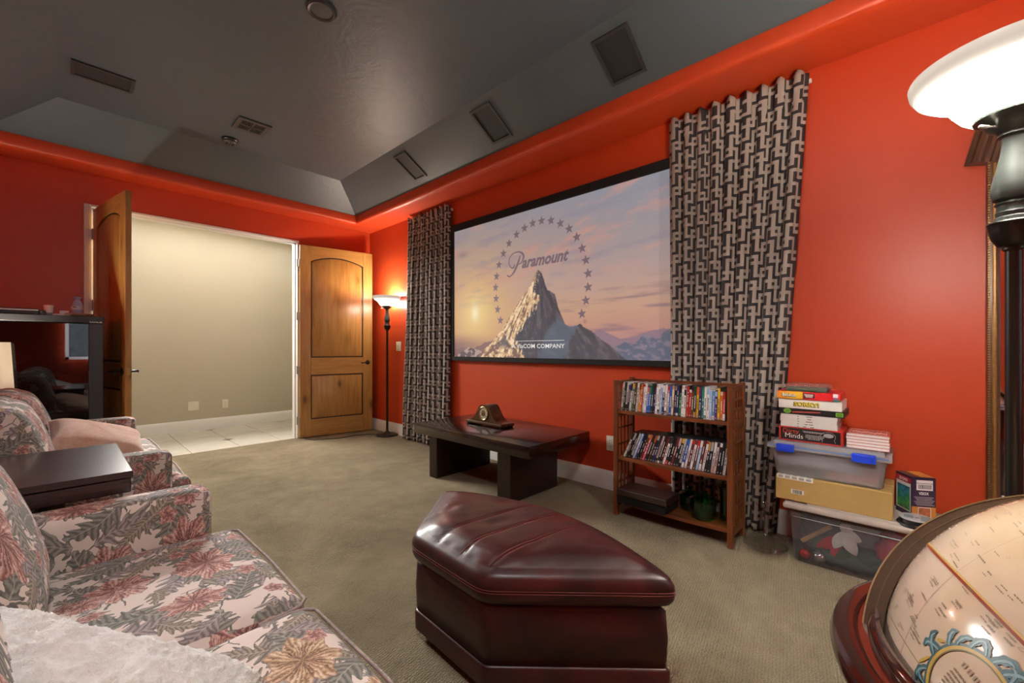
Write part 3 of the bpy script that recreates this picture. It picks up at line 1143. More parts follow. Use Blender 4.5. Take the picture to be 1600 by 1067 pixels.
def picture():
    """the projected landscape, computed on a fine grid of colour samples"""
    nu, nv = 430, 242
    u = np.linspace(0, 1, nu)[None, :].repeat(nv, 0)
    v = np.linspace(0, 1, nv)[:, None].repeat(nu, 1)
    rs = np.random.RandomState(4)

    def fbm(x, y, oct=5, seed=0):
        r = np.random.RandomState(seed)
        tot = np.zeros_like(x)
        a = 1.0
        nrm = 0
        for o in range(oct):
            g = r.rand(64, 64)
            fx, fy = x * 2 ** o, y * 2 ** o
            ix, iy = np.floor(fx).astype(int), np.floor(fy).astype(int)
            tx, ty = fx - ix, fy - iy
            tx, ty = tx * tx * (3 - 2 * tx), ty * ty * (3 - 2 * ty)
            q = lambda i, j: g[(iy + j) % 64, (ix + i) % 64]
            tot += a * ((q(0, 0) * (1 - tx) + q(1, 0) * tx) * (1 - ty) + (q(0, 1) * (1 - tx) + q(1, 1) * tx) * ty)
            nrm += a
            a *= 0.55
        return tot / nrm

    def S(a, b, x):
        t = np.clip((x - a) / (b - a), 0, 1)
        return t * t * (3 - 2 * t)

    def blend(c, m, d):
        d = np.array(lin(d)) if not isinstance(d, np.ndarray) else d
        return c * (1 - m[..., None]) + d * m[..., None]
    # sky
    stops = [(0.0, (150, 110, 112)), (0.16, (196, 142, 118)), (0.30, (205, 160, 128)), (0.5, (192, 158, 146)), (0.72, (176, 152, 146)), (1.0, (150, 146, 154))]
    sky = np.zeros((nv, nu, 3))
    for ch in range(3):
        sky[..., ch] = np.interp(v, [s[0] for s in stops], [lin(s[1])[ch] for s in stops])
    right = S(0.35, 1.0, u)
    sky = blend(sky, right * 0.55 * S(0.2, 0.9, v), (130, 142, 158))
    sky = blend(sky, right * 0.5 * S(0.45, 0.1, v), (186, 130, 130))
    d = np.hypot((u - 0.14) * 1.78, (v - 0.34) * 1.0)
    sky = blend(sky, np.exp(-(d / 0.42) ** 2) * 0.85, (226, 178, 118))
    sky = blend(sky, np.exp(-(d / 0.16) ** 2) * 0.9, (246, 214, 140))
    sky = blend(sky, np.exp(-(np.hypot((u - 0.138) * 1.78 * 1.5, v - 0.335) / 0.055) ** 2), (255, 240, 196))
    cl = fbm(u * 7 + v * 4.0, v * 15 - u * 4.5, 5, 1)
    sky = blend(sky, S(0.52, 0.72, cl) * S(0.35, 0.7, v) * 0.6, (206, 150, 136))
    sky = blend(sky, S(0.55, 0.75, fbm(u * 6 + 9 + v * 3, v * 18 - u * 3, 5, 2)) * 0.45 * S(0.25, 0.6, v), (140, 132, 150))
    sky = blend(sky, S(0.50, 0.70, fbm(u * 5 + 3, v * 34, 4, 3)) * S(0.52, 0.32, v) * S(0.5, 0.75, u) * 0.75, (136, 104, 118))
    sky = blend(sky, np.exp(-(((u - 0.055) / 0.035) ** 2 + ((v - 0.80) / 0.022) ** 2)) * 0.6, (128, 112, 118))
    sky = blend(sky, S(0.20, 0.08, v) * S(0.35, 0.0, u) * 0.8, (128, 92, 98))
    c = sky

    def ridge(pts, amp, seed, fr=60):
        top = np.interp(u[0], [p[0] for p in pts], [p[1] for p in pts], left=-1, right=-1)
        n = fbm(u[:1] * fr, np.zeros((1, nu)) + seed, 4, seed)[0] - 0.5
        return (top + n * amp)[None, :].repeat(nv, 0)
    # far ranges
    far = ridge([(0.70, 0.10), (0.726, 0.161), (0.759, 0.182), (0.79, 0.147), (0.827, 0.121), (0.878, 0.131), (0.932, 0.16), (0.97, 0.17), (1.01, 0.16)], 0.012, 11)
    c = blend(c, (v < far) * 1.0, (142, 112, 126))
    farl = ridge([(-0.01, 0.05), (0.05, 0.07), (0.12, 0.06), (0.2, 0.105), (0.26, 0.12), (0.3, 0.10), (0.33, 0.05)], 0.02, 12)
    c = blend(c, (v < farl) * 0.85, (128, 92, 98))
    rr_ = ridge([(0.78, 0.04), (0.83, 0.09), (0.85, 0.105), (0.87, 0.09), (0.878, 0.085), (0.912, 0.153), (0.946, 0.118), (0.97, 0.15), (0.99, 0.17), (1.01, 0.16)], 0.010, 13)
    m = v < rr_
    lit = fbm(u * 30 + v * 40, v * 30 - u * 22, 4, 5)
    c = blend(c, m * 1.0, (82, 92, 116))
    c = blend(c, m * S(0.50, 0.62, lit * 0.6 + 0.4 * fbm(u * 90, v * 70 + u * 30, 3, 21)) * 0.55, (158, 136, 144))
    left = ridge([(-0.01, 0.0), (0.03, 0.02), (0.098, 0.076), (0.152, 0.052), (0.19, 0.04), (0.24, 0.0)], 0.012, 14)
    m = v < left
    c = blend(c, m * 1.0, (92, 74, 84))
    c = blend(c, m * S(0.53, 0.6, fbm(u * 50 + v * 30, v * 40 - u * 40, 3, 6)) * 0.8, (196, 170, 150))
    # the peak
    out = [(0.165, 0.0), (0.185, 0.044), (0.25, 0.115), (0.315, 0.226), (0.360, 0.32), (0.405, 0.407), (0.435, 0.455), (0.458, 0.499), (0.475, 0.555), (0.487, 0.584), (0.497, 0.585), (0.509, 0.559), (0.522, 0.49), (0.534, 0.444), (0.55, 0.432), (0.568, 0.412), (0.582, 0.329), (0.605, 0.247), (0.614, 0.212), (0.641, 0.198), (0.662, 0.205), (0.676, 0.215), (0.70, 0.185), (0.726, 0.161), (0.765, 0.11), (0.79, 0.086), (0.835, 0.016), (0.85, 0.0)]
    top = ridge(out, 0.010, 15, 90)
    m = (v < top) * 1.0
    ang = np.arctan2((u - 0.491) * 1.78, 0.60 - v)
    rad = np.hypot((u - 0.491) * 1.78, 0.60 - v)
    n1 = fbm(ang * 9 + 20, rad * 9 + u * 6, 6, 7)
    n2 = fbm(ang * 34 + 7, rad * 16 + v * 5, 5, 17)
    n3 = fbm(u * 85, v * 60, 4, 18)
    ridged = 1 - np.abs(2 * n1 - 1)
    rock = np.zeros_like(c) + np.array(lin((66, 62, 74)))
    rock = blend(rock, S(0.48, 0.58, n1) * 0.8, (98, 88, 94))
    rock = blend(rock, S(0.55, 0.42, n2) * 0.7, (46, 46, 58))
    rock = blend(rock, S(0.60, 0.70, n3 * 0.6 + n2 * 0.4) * 0.5, (122, 112, 116))
    cu_ = np.interp(v, [0.0, 0.06, 0.134, 0.205, 0.30, 0.394, 0.45, 0.50, 0.58], [0.425, 0.395, 0.367, 0.395, 0.452, 0.498, 0.462, 0.474, 0.489])
    rag = (n2 - 0.5) * 0.075 + (n3 - 0.5) * 0.03
    lit_m = S(0.006, -0.006, u - cu_ + rag)
    ridge2 = np.interp(v, [0.0, 0.09, 0.2, 0.32, 0.42], [0.20, 0.242, 0.345, 0.425, 0.47])
    lit_c = np.zeros_like(c) + np.array(lin((226, 182, 132)))
    lit_c = blend(lit_c, S(0.47, 0.57, n2 * 0.6 + n3 * 0.4), (126, 92, 82))
    lit_c = blend(lit_c, S(0.46, 0.38, n2 * 0.5 + n3 * 0.5) * 0.9, (252, 226, 184))
    rock = blend(rock, lit_m, lit_c)
    shade = S(0.0, 0.012, u - ridge2 - 0.012 + rag * 0.3) * S(0.0, 0.014, cu_ - 0.030 - u + rag * 0.5) * S(0.38, 0.31, v) * S(0.05, 0.10, v + (u - 0.3) * 0.2)
    shade = shade * (0.55 + 0.45 * S(0.62, 0.5, n2))
    rock = blend(rock, shade * 0.92, (84, 74, 86))
    teal = S(0.0, 0.03, u - np.interp(v, [0.0, 0.1, 0.16, 0.26], [0.47, 0.495, 0.505, 0.56]) + rag * 0.4) * S(0.0, 0.012, np.interp(v, [0.0, 0.06, 0.2, 0.22], [0.612, 0.63, 0.668, 0.66]) - u + rag * 0.5) * S(0.275, 0.235, v + (u - 0.55) * 0.35)
    rock = blend(rock, teal * 0.85, (78, 92, 108))
    rock = blend(rock, teal * S(0.5, 0.6, fbm(u * 20, v * 30 + u * 9, 4, 10)) * 0.4, (100, 108, 122))
    c = blend(c, m, rock)
    edge = S(0.955, 0.957, u)
    c = c * (1 - 0.13 * edge[..., None])
    c = np.clip(c, 0, 1)
    mb = MB()
    yy = SY0 + (SY1 - SY0) * u
    zz = SZ0 + (SZ1 - SZ0) * v
    me = bpy.data.meshes.new('picture')
    rootl = scr.location
    V = np.stack([np.full_like(u, SX) - rootl.x, yy - rootl.y, zz - rootl.z], -1).reshape(-1, 3)
    idx = np.arange(nu * nv).reshape(nv, nu)
    F = np.stack([idx[:-1, :-1], idx[1:, :-1], idx[1:, 1:], idx[:-1, 1:]], -1).reshape(-1, 4)
    me.vertices.add(len(V))
    me.vertices.foreach_set('co', V.ravel())
    me.loops.add(F.size)
    me.loops.foreach_set('vertex_index', F.ravel().astype(np.int32))
    me.polygons.add(len(F))
    me.polygons.foreach_set('loop_start', np.arange(0, F.size, 4, dtype=np.int32))
    me.update(calc_edges=True)
    ca = me.color_attributes.new('projected_picture', 'FLOAT_COLOR', 'POINT')
    ca.data.foreach_set('color', np.c_[c.reshape(-1, 3), np.ones(nu * nv)].astype(np.float32).ravel())
    m_, nt, b = newmat('projected_image')
    at = nt.nodes.new('ShaderNodeAttribute')
    at.attribute_name = 'projected_picture'
    nt.links.new(at.outputs['Color'], b.inputs['Emission Color'])
    b.inputs['Emission Strength'].default_value = 0.69
    b.inputs['Base Color'].default_value = (0.10, 0.10, 0.10, 1)
    b.inputs['Roughness'].default_value = 0.8
    b.inputs['Specular IOR Level'].default_value = 0.1
    me.materials.append(m_)
    o = bpy.data.objects.new('picture', me)
    COL.objects.link(o)
    o.parent = scr


picture()
M_PICGREY = emit('projected_grey_star', lin((118, 98, 106)), 0.78)
M_PICWHITE = emit('projected_white_letters', lin((232, 226, 220)), 0.82)
STARS = [(0.293, 0.267), (0.277, 0.347), (0.268, 0.427), (0.265, 0.508), (0.271, 0.588), (0.285, 0.669), (0.31, 0.743), (0.341, 0.807), (0.381, 0.855), (0.423, 0.886), (0.464, 0.904), (0.507, 0.905), (0.551, 0.891), (0.593, 0.857), (0.631, 0.81), (0.663, 0.748), (0.685, 0.673), (0.7, 0.597), (0.709, 0.515), (0.709, 0.432), (0.7, 0.354), (0.684, 0.275)]
for k, (u, v) in enumerate(STARS):
    c = Vector(sp(u, v, 0.002))
    R = 0.046
    th0 = math.atan2((v - 0.49) * 1.365, (u - 0.487) * 2.428)
    tilt = 0.10 * math.cos(th0)
    mb = MB()
    vs = [tuple(c)]
    for i in range(10):
        a = pi / 2 + i * pi / 5 + tilt
        r = R if i % 2 == 0 else R * 0.42
        vs.append((c.x, c.y - r * math.cos(a), c.z + r * math.sin(a)))
    build('star', mb.add(vs, [(0, 1 + i, 1 + (i + 1) % 10) for i in range(10)]), M_PICGREY, scr, smooth=0, uv=False)


def brush(pts, wid, name):
    """flat pen stroke on the screen through (u, v) points"""
    P = []
    n = len(pts)
    for i in range(n - 1):
        p0, p1, p2, p3 = pts[max(i - 1, 0)], pts[i], pts[i + 1], pts[min(i + 2, n - 1)]
        for k in range(8):
            t = k / 8
            q = []
            for a in range(2):
                q.append(0.5 * (2 * p1[a] + (p2[a] - p0[a]) * t + (2 * p0[a] - 5 * p1[a] + 4 * p2[a] - p3[a]) * t * t + (3 * p1[a] - p0[a] - 3 * p2[a] + p3[a]) * t ** 3))
            P.append((q[0] * 2.428, q[1] * 1.365, wid[i] + (wid[i + 1] - wid[i]) * t))
    P.append((pts[-1][0] * 2.428, pts[-1][1] * 1.365, wid[-1]))
    vs, fs = [], []
    for i, (a, b_, w_) in enumerate(P):
        j0, j1 = max(i - 1, 0), min(i + 1, len(P) - 1)
        dx, dy = P[j1][0] - P[j0][0], P[j1][1] - P[j0][1]
        L = math.hypot(dx, dy) or 1
        nx, ny = -dy / L, dx / L
        for s_ in (-1, 1):
            vs.append(sp((a + s_ * nx * w_ / 2) / 2.428, (b_ + s_ * ny * w_ / 2) / 1.365, 0.0022))
    for i in range(len(P) - 1):
        fs.append((2 * i, 2 * i + 1, 2 * i + 3, 2 * i + 2))
    return MB().add(vs, fs)


bb = brush([(0.330, 0.584), (0.340, 0.572), (0.354, 0.578), (0.370, 0.602), (0.388, 0.652), (0.402, 0.705)], [0.008, 0.016, 0.012, 0.022, 0.026, 0.012], 'p')
b2 = brush([(0.372, 0.652), (0.366, 0.630), (0.352, 0.633), (0.341, 0.664), (0.345, 0.703), (0.366, 0.729), (0.395, 0.731), (0.414, 0.712), (0.418, 0.686), (0.408, 0.656), (0.390, 0.645)], [0.012, 0.018, 0.010, 0.010, 0.010, 0.010, 0.013, 0.022, 0.022, 0.014, 0.006], 'p')
bb.add(b2.v, b2.f)
tm = text_mesh('aramount', 0.1, sp(0.408, 0.617, 0.0022), (0, -1, 0), (0, 0, 1), None, None, shear=0.36, width=0.538, fit_h=0.098, thick=0.0, bold=0.0035)
bb.add(tm.v, tm.f)
build('script_lettering', bb, M_PICGREY, scr, smooth=0, uv=False)
build('lettering', text_mesh('A VIaCOM COMPANY', 0.05, sp(0.357, 0.067, 0.0022), (0, -1, 0), (0, 0, 1), None, None, width=0.62, fit_h=0.039, thick=0.0, bold=0.0004), M_PICWHITE, scr, smooth=0, uv=False)
build('rule', MB().add([sp(0.357, 0.1135, 0.0022), sp(0.611, 0.1145, 0.0022), sp(0.611, 0.1175, 0.0022), sp(0.357, 0.1155, 0.0022)], [(0, 1, 2, 3)]), M_PICWHITE, scr, smooth=0, uv=False)
build('registered_mark', text_mesh('®', 0.045, sp(0.690, 0.216, 0.0022), (0, -1, 0), (0, 0, 1), None, None, thick=0.0), M_PICGREY, scr, smooth=0, uv=False)

# ------------------------------------------------------------------ wall plates
def outlet(P, nrm, label, kind='outlet', cat='outlet', wdt=0.072, hgt=0.118):
    """wall plate centred at P on a wall with normal nrm"""
    n = Vector(nrm)
    rgt = Vector((0, 0, 1)).cross(n) * -1
    t = thing(kind, label, cat, P)

    def bx(a0, a1, b0, b1, d0, d1, bev=0.0):
        M = Matrix((( rgt.x, 0, n.x, P[0]), (rgt.y, 0, n.y, P[1]), (0, 1, 0, P[2]), (0, 0, 0, 1)))
        return MB().box(a0, a1, b0, b1, d0, d1, bev=bev, M=M)
    build('plate', bx(-wdt / 2, wdt / 2, -hgt / 2, hgt / 2, 0, 0.006, 0.002), M_IVORY, t)
    if kind == 'wall_outlet':
        for s_ in (-1, 1):
            rc = build('receptacle', bx(-0.017, 0.017, s_ * 0.024 - 0.015, s_ * 0.024 + 0.015, 0.005, 0.008, 0.001), M_IVORY, t)
            for q in (-0.006, 0.006):
                build('slot', bx(q - 0.0012, q + 0.0012, s_ * 0.024 - 0.005, s_ * 0.024 + 0.005, 0.0079, 0.0084), M_BLACKMATTE, rc)
    elif kind == 'light_switch':
        for q in (-0.019, 0.019):
            build('rocker', bx(q - 0.014, q + 0.014, -0.033, 0.033, 0.005, 0.009, 0.001), M_IVORY, t)
            build('indicator', bx(q - 0.006, q + 0.006, -0.048, -0.040, 0.0055, 0.0068), M_BLACKPLASTIC, t)
    return t


outlet((XW, 1.715, 0.365), (-1, 0, 0), 'ivory wall outlet between the low table and the bookcase', 'wall_outlet')
outlet((XW, 4.79, 1.145), (-1, 0, 0), 'ivory double switch plate beside the narrow curtain', 'light_switch', 'switch', 0.116, 0.118)
outlet((1.225, YH, 0.335), (0, -1, 0), 'blank cream wall plate low on the hallway wall', 'blank_plate', 'wall plate', 0.118, 0.118)
outlet((1.590, YH, 0.335), (0, -1, 0), 'cream duplex outlet beside the blank plate in the hallway', 'wall_outlet')

# ================================================================== LOW TABLE AND CLOCK
t = thing('coffee_table', 'long dark espresso low table with two slab legs under the screen', 'table', (2.545, 2.55, 0))
build('tabletop', MB().box(2.165, 2.92, 1.87, 3.235, 0.362, 0.45, bev=0.006, seg=2), M_ESPRESSO, t)
build('slab_leg', MB().box(2.20, 2.84, 2.945, 3.05, 0.0, 0.363, bev=0.004), M_ESPRESSO_Z, t)
build('slab_leg', MB().box(2.20, 2.76, 2.075, 2.21, 0.0, 0.363, bev=0.004), M_ESPRESSO_Z, t)

CW = wood('mantel_clock_walnut', (0.030, 0.012, 0.005), (0.105, 0.048, 0.020), 1, 0.25, coat=0.3)
cx, cy, cz = 2.49, 2.665, 0.45
t = thing('mantel_clock', 'tambour mantel clock with a brass dial on the low table', 'clock', (2.56, cy, cz))
mbk = MB()
mbk.box(cx - 0.012, cx + 0.15, cy - 0.225, cy + 0.225, cz + 0.012, cz + 0.034, bev=0.004)
build('plinth', mbk, CW, t)
for sy in (-0.20, 0.20):
    build('foot', MB().box(cx - 0.004, cx + 0.14, cy + sy - 0.016, cy + sy + 0.016, cz, cz + 0.013, bev=0.002), M_BLACKMATTE, t)
prof = []
for k in range(0, 41):
    y = -0.205 + 0.41 * k / 40
    a = abs(y)
    z = 0.034 + 0.118 * math.exp(-(a / 0.098) ** 3.2) + 0.030 * math.exp(-(a / 0.16) ** 4)
    prof.append((y, z))
poly = [(-0.205, 0.034)] + prof + [(0.205, 0.034)]
build('case', MB().prism(poly, lambda a, b_, d: (cx + d, cy + a, cz + b_), 0.128), CW, t, smooth=40)
Mx = Matrix.Translation((cx, cy, cz + 0.109)) @ Matrix.Rotation(-pi / 2, 4, 'Y')
build('bezel', MB().lathe([(0.060, -0.002), (0.060, 0.006), (0.055, 0.010), (0.050, 0.006)], n=36, M=Mx, cap=False), M_BRASS, t)
dial = build('dial', MB().lathe([(0.052, 0.004), (0.0, 0.0045)], n=36, M=Mx), plain('cream_dial', (0.62, 0.55, 0.38), 0.4), t)
build('chapter_ring', MB().lathe([(0.028, 0.0049), (0.0, 0.0051)], n=30, M=Mx), plain('bronze_dial_centre', (0.22, 0.15, 0.08), 0.3, 0.5), dial)
hm = MB()
for k in range(12):
    a = k * pi / 6
    M2 = Mx @ Matrix.Rotation(a, 4, 'Z')
    hm.box(-0.0018, 0.0018, 0.036, 0.047, 0.0045, 0.0052, M=M2)
build('hour_marks', hm, M_BLACKMATTE, dial)
for a, L in ((0.6, 0.030), (2.5, 0.042)):
    build('clock_hand', MB().box(-0.0014, 0.0014, -0.006, L, 0.0056, 0.0066, M=Mx @ Matrix.Rotation(a, 4, 'Z')), M_BLACKMATTE, dial)

# ================================================================== BOOKCASE
BX0, BX1, BY0, BY1 = 2.545, 2.80, 0.705, 1.447
t = thing('bookcase', 'cherry mission style bookcase with slatted ends holding discs', 'bookcase', ((BX0 + BX1) / 2, (BY0 + BY1) / 2, 0))
P_ = 0.030
for yy in (BY0, BY1 - P_):
    for xx, h in ((BX0, 0.905), (BX1 - P_, 0.915)):
        build('post', MB().box(xx, xx + P_, yy, yy + P_, 0, h, bev=0.003), M_CHERRY_Z, t)
for yy in (BY0 + 0.007, BY1 - P_ + 0.007):
    for z0, z1 in ((0.875, 0.900), (0.655, 0.705), (0.345, 0.395), (0.055, 0.105)):
        build('end_rail', MB().box(BX0 + P_, BX1 - P_, yy, yy + 0.016, z0, z1, bev=0.002), M_CHERRY_Z, t)
    for k in range(3):
        xs = BX0 + P_ + (BX1 - BX0 - 2 * P_) * (k + 1) / 4
        build('end_slat', MB().box(xs - 0.009, xs + 0.009, yy + 0.003, yy + 0.013, 0.10, 0.88), M_CHERRY_Z, t)
    for z in (0.770, 0.825, 0.470, 0.580, 0.215):
        build('cross_slat', MB().box(BX0 + P_, BX1 - P_, yy + 0.001, yy + 0.015, z - 0.006, z + 0.006), M_CHERRY, t)
for z in (0.685, 0.375, 0.082):
    poly = [(BX1 - 0.006, BY0 + P_), (BX1 - 0.006, BY1 - P_)]
    for k in range(13):
        s_ = k / 12
        poly.append((BX0 + 0.010 - 0.020 * math.sin(pi * s_), BY1 - P_ + 0.024 - (BY1 - BY0 - 2 * P_ + 0.048) * s_))
    poly = [(BX1 - 0.006, BY0 + P_), (BX1 - 0.006, BY1 - P_), (BX0 + P_, BY1 - P_), (BX0 + 0.012, BY1 - P_)] + [(BX0 + 0.012 - 0.018 * math.sin(pi * k / 12), BY1 - P_ - (BY1 - BY0 - 2 * P_) * k / 12) for k in range(1, 12)] + [(BX0 + 0.012, BY0 + P_), (BX0 + P_, BY0 + P_)]
    build('shelf', MB().prism(poly, lambda a, b_, d: (a, b_, z + d), 0.019), M_CHERRY, t, smooth=20)
for z0, z1 in ((0.875, 0.905), (0.705, 0.735)):
    build('back_rail', MB().box(BX1 - 0.022, BX1 - 0.008, BY0 + P_, BY1 - P_, z0, z1), M_CHERRY, t)

# discs in their cases
PAL = {
    'white': (0.74, 0.74, 0.74), 'black': (0.012, 0.012, 0.014), 'blue': (0.02, 0.10, 0.50), 'navy': (0.012, 0.016, 0.075),
    'green': (0.015, 0.19, 0.085), 'red': (0.50, 0.018, 0.020), 'yellow': (0.66, 0.40, 0.02), 'gold': (0.42, 0.26, 0.07),
    'grey': (0.38, 0.38, 0.40), 'cream': (0.62, 0.52, 0.36), 'purple': (0.08, 0.03, 0.17), 'pale blue': (0.30, 0.45, 0.70),
    'dark green': (0.012, 0.045, 0.018), 'maroon': (0.13, 0.014, 0.014), 'orange': (0.55, 0.12, 0.02), 'pink': (0.60, 0.10, 0.16),
    'brown': (0.10, 0.045, 0.02), 'teal': (0.03, 0.20, 0.22), 'rose': (0.55, 0.38, 0.37), 'sky blue': (0.08, 0.30, 0.68)}
PALN = list(PAL)
PM = {k: plain(k.replace(' ', '_') + '_printed_sleeve', v, 0.35, var=0.08, nscale=40) for k, v in PAL.items()}
M_CASE = plain('black_disc_case', (0.014, 0.014, 0.015), 0.3)
M_CASEW = plain('white_disc_case', (0.60, 0.61, 0.63), 0.3)
TOPROW = ['white green', 'dark green black', 'white black', 'navy purple', 'white navy', 'green yellow', 'brown red', 'white black', 'gold brown', 'orange red', 'white red', 'white rose', 'blue pink', 'blue green', 'dark green purple', 'purple navy', 'white rose', 'white black', 'pale blue white', 'navy white', 'white maroon', 'grey red', 'blue sky blue', 'cream gold', 'navy grey', 'navy white', 'green navy', 'white rose', 'white black', 'red orange', 'red white', 'brown black', 'dark green gold', 'yellow orange', 'navy purple', 'teal green', 'white green', 'white pale blue', 'pale blue white', 'sky blue white', 'purple pale blue', 'yellow gold', 'orange cream', 'red white']
LOWROW = ['white black', 'black grey', 'black navy', 'grey black', 'pale blue yellow', 'navy white', 'black grey', 'maroon gold', 'pink orange', 'black white', 'brown orange', 'black grey', 'navy black', 'rose black', 'black white', 'maroon black', 'white black', 'black red', 'black grey', 'maroon black', 'black rose', 'black yellow', 'grey black', 'blue white', 'white sky blue', 'maroon red', 'white maroon', 'brown red', 'pale blue white', 'maroon white', 'white red', 'black gold', 'black grey', 'white rose', 'rose black', 'black white', 'black brown', 'white green']


def ordinal(n):
    return f"{n}{'th' if 10 <= n % 100 <= 20 else {1: 'st', 2: 'nd', 3: 'rd'}.get(n % 10, 'th')}"


def disc_row(cols, y_start, y_end, zsh, lean0, lean1, xf, shelf):
    n = len(cols)
    T = 0.0142
    pitch = (y_start - y_end) / n
    for i, spec in enumerate(cols):
        a, b_ = None, None
        for k in sorted(PALN, key=len, reverse=True):
            if spec.startswith(k) and a is None:
                a = k
                b_ = spec[len(k):].strip() or 'white'
        s_ = i / (n - 1)
        lean = math.radians(lean0 + (lean1 - lean0) * s_ + rnd.uniform(-0.25, 0.25))
        Hh, Dd = rnd.choice([0.190, 0.190, 0.190, 0.172 if shelf == 'top' else 0.188]), 0.134
        yb = y_start - i * pitch
        mb = MB()
        # local: spine towards -X, thickness along Y, bottom corner at the origin
        th = min(T, pitch * 0.985 * math.cos(lean) - 0.0002)
        mb.box(0.0008, Dd, -th, 0, 0, Hh, 0)
        mb.box(0, 0.0012, -th + 0.0006, -0.0006, 0.004, Hh - 0.004, 1)
        z = 0.012 + rnd.random() * 0.02
        top = Hh - 0.008
        if rnd.random() < 0.75:     # contrasting band at head or foot
            if rnd.random() < 0.5:
                mb.box(-0.0004, 0.0004, -th + 0.0008, -0.0008, top - rnd.uniform(0.012, 0.05), top + 0.003, 2)
            else:
                mb.box(-0.0004, 0.0004, -th + 0.0008, -0.0008, 0.005, rnd.uniform(0.018, 0.05), 2)
        zz = rnd.uniform(0.045, 0.06)
        end = rnd.uniform(0.11, 0.155)
        while zz < end:              # title print: a row of small letter blocks
            L = rnd.uniform(0.004, 0.011)
            if rnd.random() < 0.82:
                mb.box(-0.0006, 0.0002, -th * 0.5 - 0.0021, -th * 0.5 + 0.0021, zz, zz + L, 3)
            zz += L + 0.0022
        mb.box(-0.0006, 0.0002, -th * 0.5 - 0.003, -th * 0.5 + 0.003, 0.009, 0.016, 4)
        M = Matrix.Translation((xf + rnd.uniform(-0.003, 0.004), yb, zsh)) @ Matrix.Rotation(lean, 4, 'X')
        mats = [M_CASEW if a in ('white', 'pale blue', 'sky blue') and shelf == 'top' else M_CASE, PM[a], PM[b_], PM['black' if a in ('white', 'cream', 'yellow', 'grey', 'rose') and b_ != 'red' else ('red' if a == 'white' else 'white')], PM['grey' if a != 'grey' else 'black']]
        V = [tuple(M @ Vector(p)) for p in mb.v]
        mb.v = V
        o = build('disc_case', mb, mats, None, smooth=0, origin=(xf, yb, zsh))
        tag(o, f"{a} disc case with {b_} print on the {shelf} shelf, {ordinal(i + 1)} from its table end", 'disc case', f'disc cases on the {shelf} shelf of the bookcase')


disc_row(TOPROW, 1.408, 0.752, 0.7045, 6.5, 1.5, 2.575, 'top')
disc_row(LOWROW, 1.392, 0.752, 0.3945, 24, 7, 2.578, 'middle')

# lidded box and glassware on the bottom shelf
SHZ = 0.1015
t = thing('storage_box', 'flat dark brown lidded box on the bottom shelf of the bookcase', 'box', (2.60, 1.235, SHZ))
build('body', MB().box(2.515, 2.70, 1.072, 1.398, SHZ, SHZ + 0.055, bev=0.003), M_BLACKMATTE, t)
build('lid', MB().box(2.508, 2.705, 1.067, 1.403, SHZ + 0.050, SHZ + 0.092, bev=0.004), M_DARKBOX, t)
M_GREENGLASS = glass('green_pressed_glass', (0.30, 0.78, 0.45), 0.03, 0.6)
M_GREENDARK = glass('deep_green_glass', (0.16, 0.55, 0.28), 0.03, 0.5)
M_CLEAR = glass('clear_glass', (0.965, 0.965, 0.96), 0.01, 0.25)


def lidded_jar(c, s, m, label):
    t = thing('glass_jar', label, 'jar', c)
    b_ = MB()
    n = 36
    prof = [(0.0, 0.002), (0.056, 0.0), (0.066, 0.006), (0.071, 0.030), (0.072, 0.080), (0.070, 0.104), (0.073, 0.108), (0.070, 0.110), (0.066, 0.100), (0.067, 0.035), (0.060, 0.012), (0, 0.010)]
    vs, fs = [], []
    for j, (r, z) in enumerate(prof):
        for k in range(n):
            rr_ = r * (1 + (0.012 * math.cos(k * 18 * 2 * pi / n) if 1 < j < 5 else 0))
            vs.append((c[0] + s * rr_ * math.cos(2 * pi * k / n), c[1] + s * rr_ * math.sin(2 * pi * k / n), c[2] + s * z))
    for i in range(len(prof) - 1):
        for k in range(n):
            fs.append((i * n + k, i * n + (k + 1) % n, (i + 1) * n + (k + 1) % n, (i + 1) * n + k))
    build('body', b_.add(vs, fs), m, t)
    lid = build('lid', MB().lathe([(r * s, z * s) for r, z in [(0.074, 0.111), (0.075, 0.116), (0.060, 0.126), (0.030, 0.136), (0.012, 0.140)]], c, 36), m, t)
    build('knob', MB().lathe([(r * s, z * s) for r, z in [(0.009, 0.139), (0.008, 0.145), (0.017, 0.152), (0.019, 0.160), (0.013, 0.168), (0.0, 0.170)]], c, 20), m, lid)
    return t


lidded_jar((2.640, 0.895, SHZ), 1.0, M_GREENGLASS, 'green glass lidded jar at the front of the bottom shelf')
lidded_jar((2.725, 1.005, SHZ), 0.85, M_GREENDARK, 'darker green glass jar standing behind the front jar')
b_ = MB().lathe([(0, 0.003), (0.030, 0.0), (0.036, 0.006), (0.034, 0.03), (0.030, 0.10), (0.037, 0.17), (0.043, 0.20), (0.040, 0.20), (0.034, 0.165), (0.027, 0.10), (0.030, 0.03), (0, 0.016)], (2.70, 0.785, SHZ), 28)
solo('glass_vase', b_, glass('smoky_glass', (0.55, 0.60, 0.55), 0.02, 0.5), 'clear glass vase beside the green jars at the bin end', 'vase')

# wine decanter on the carpet
b_ = MB().lathe([(0, 0.004), (0.06, 0.002), (0.100, 0.008), (0.114, 0.020), (0.108, 0.036), (0.075, 0.056), (0.040, 0.074), (0.023, 0.100), (0.019, 0.150), (0.024, 0.200), (0.040, 0.235), (0.047, 0.245), (0.044, 0.246), (0.037, 0.234), (0.021, 0.200), (0.016, 0.150), (0.020, 0.100), (0.037, 0.070), (0.072, 0.052), (0.104, 0.033), (0.108, 0.020), (0.095, 0.012), (0, 0.009)], (2.705, 0.582, 0), 44)
solo('wine_decanter', b_, M_CLEAR, 'clear wide bottomed glass decanter on the carpet beside the bookcase', 'decanter')

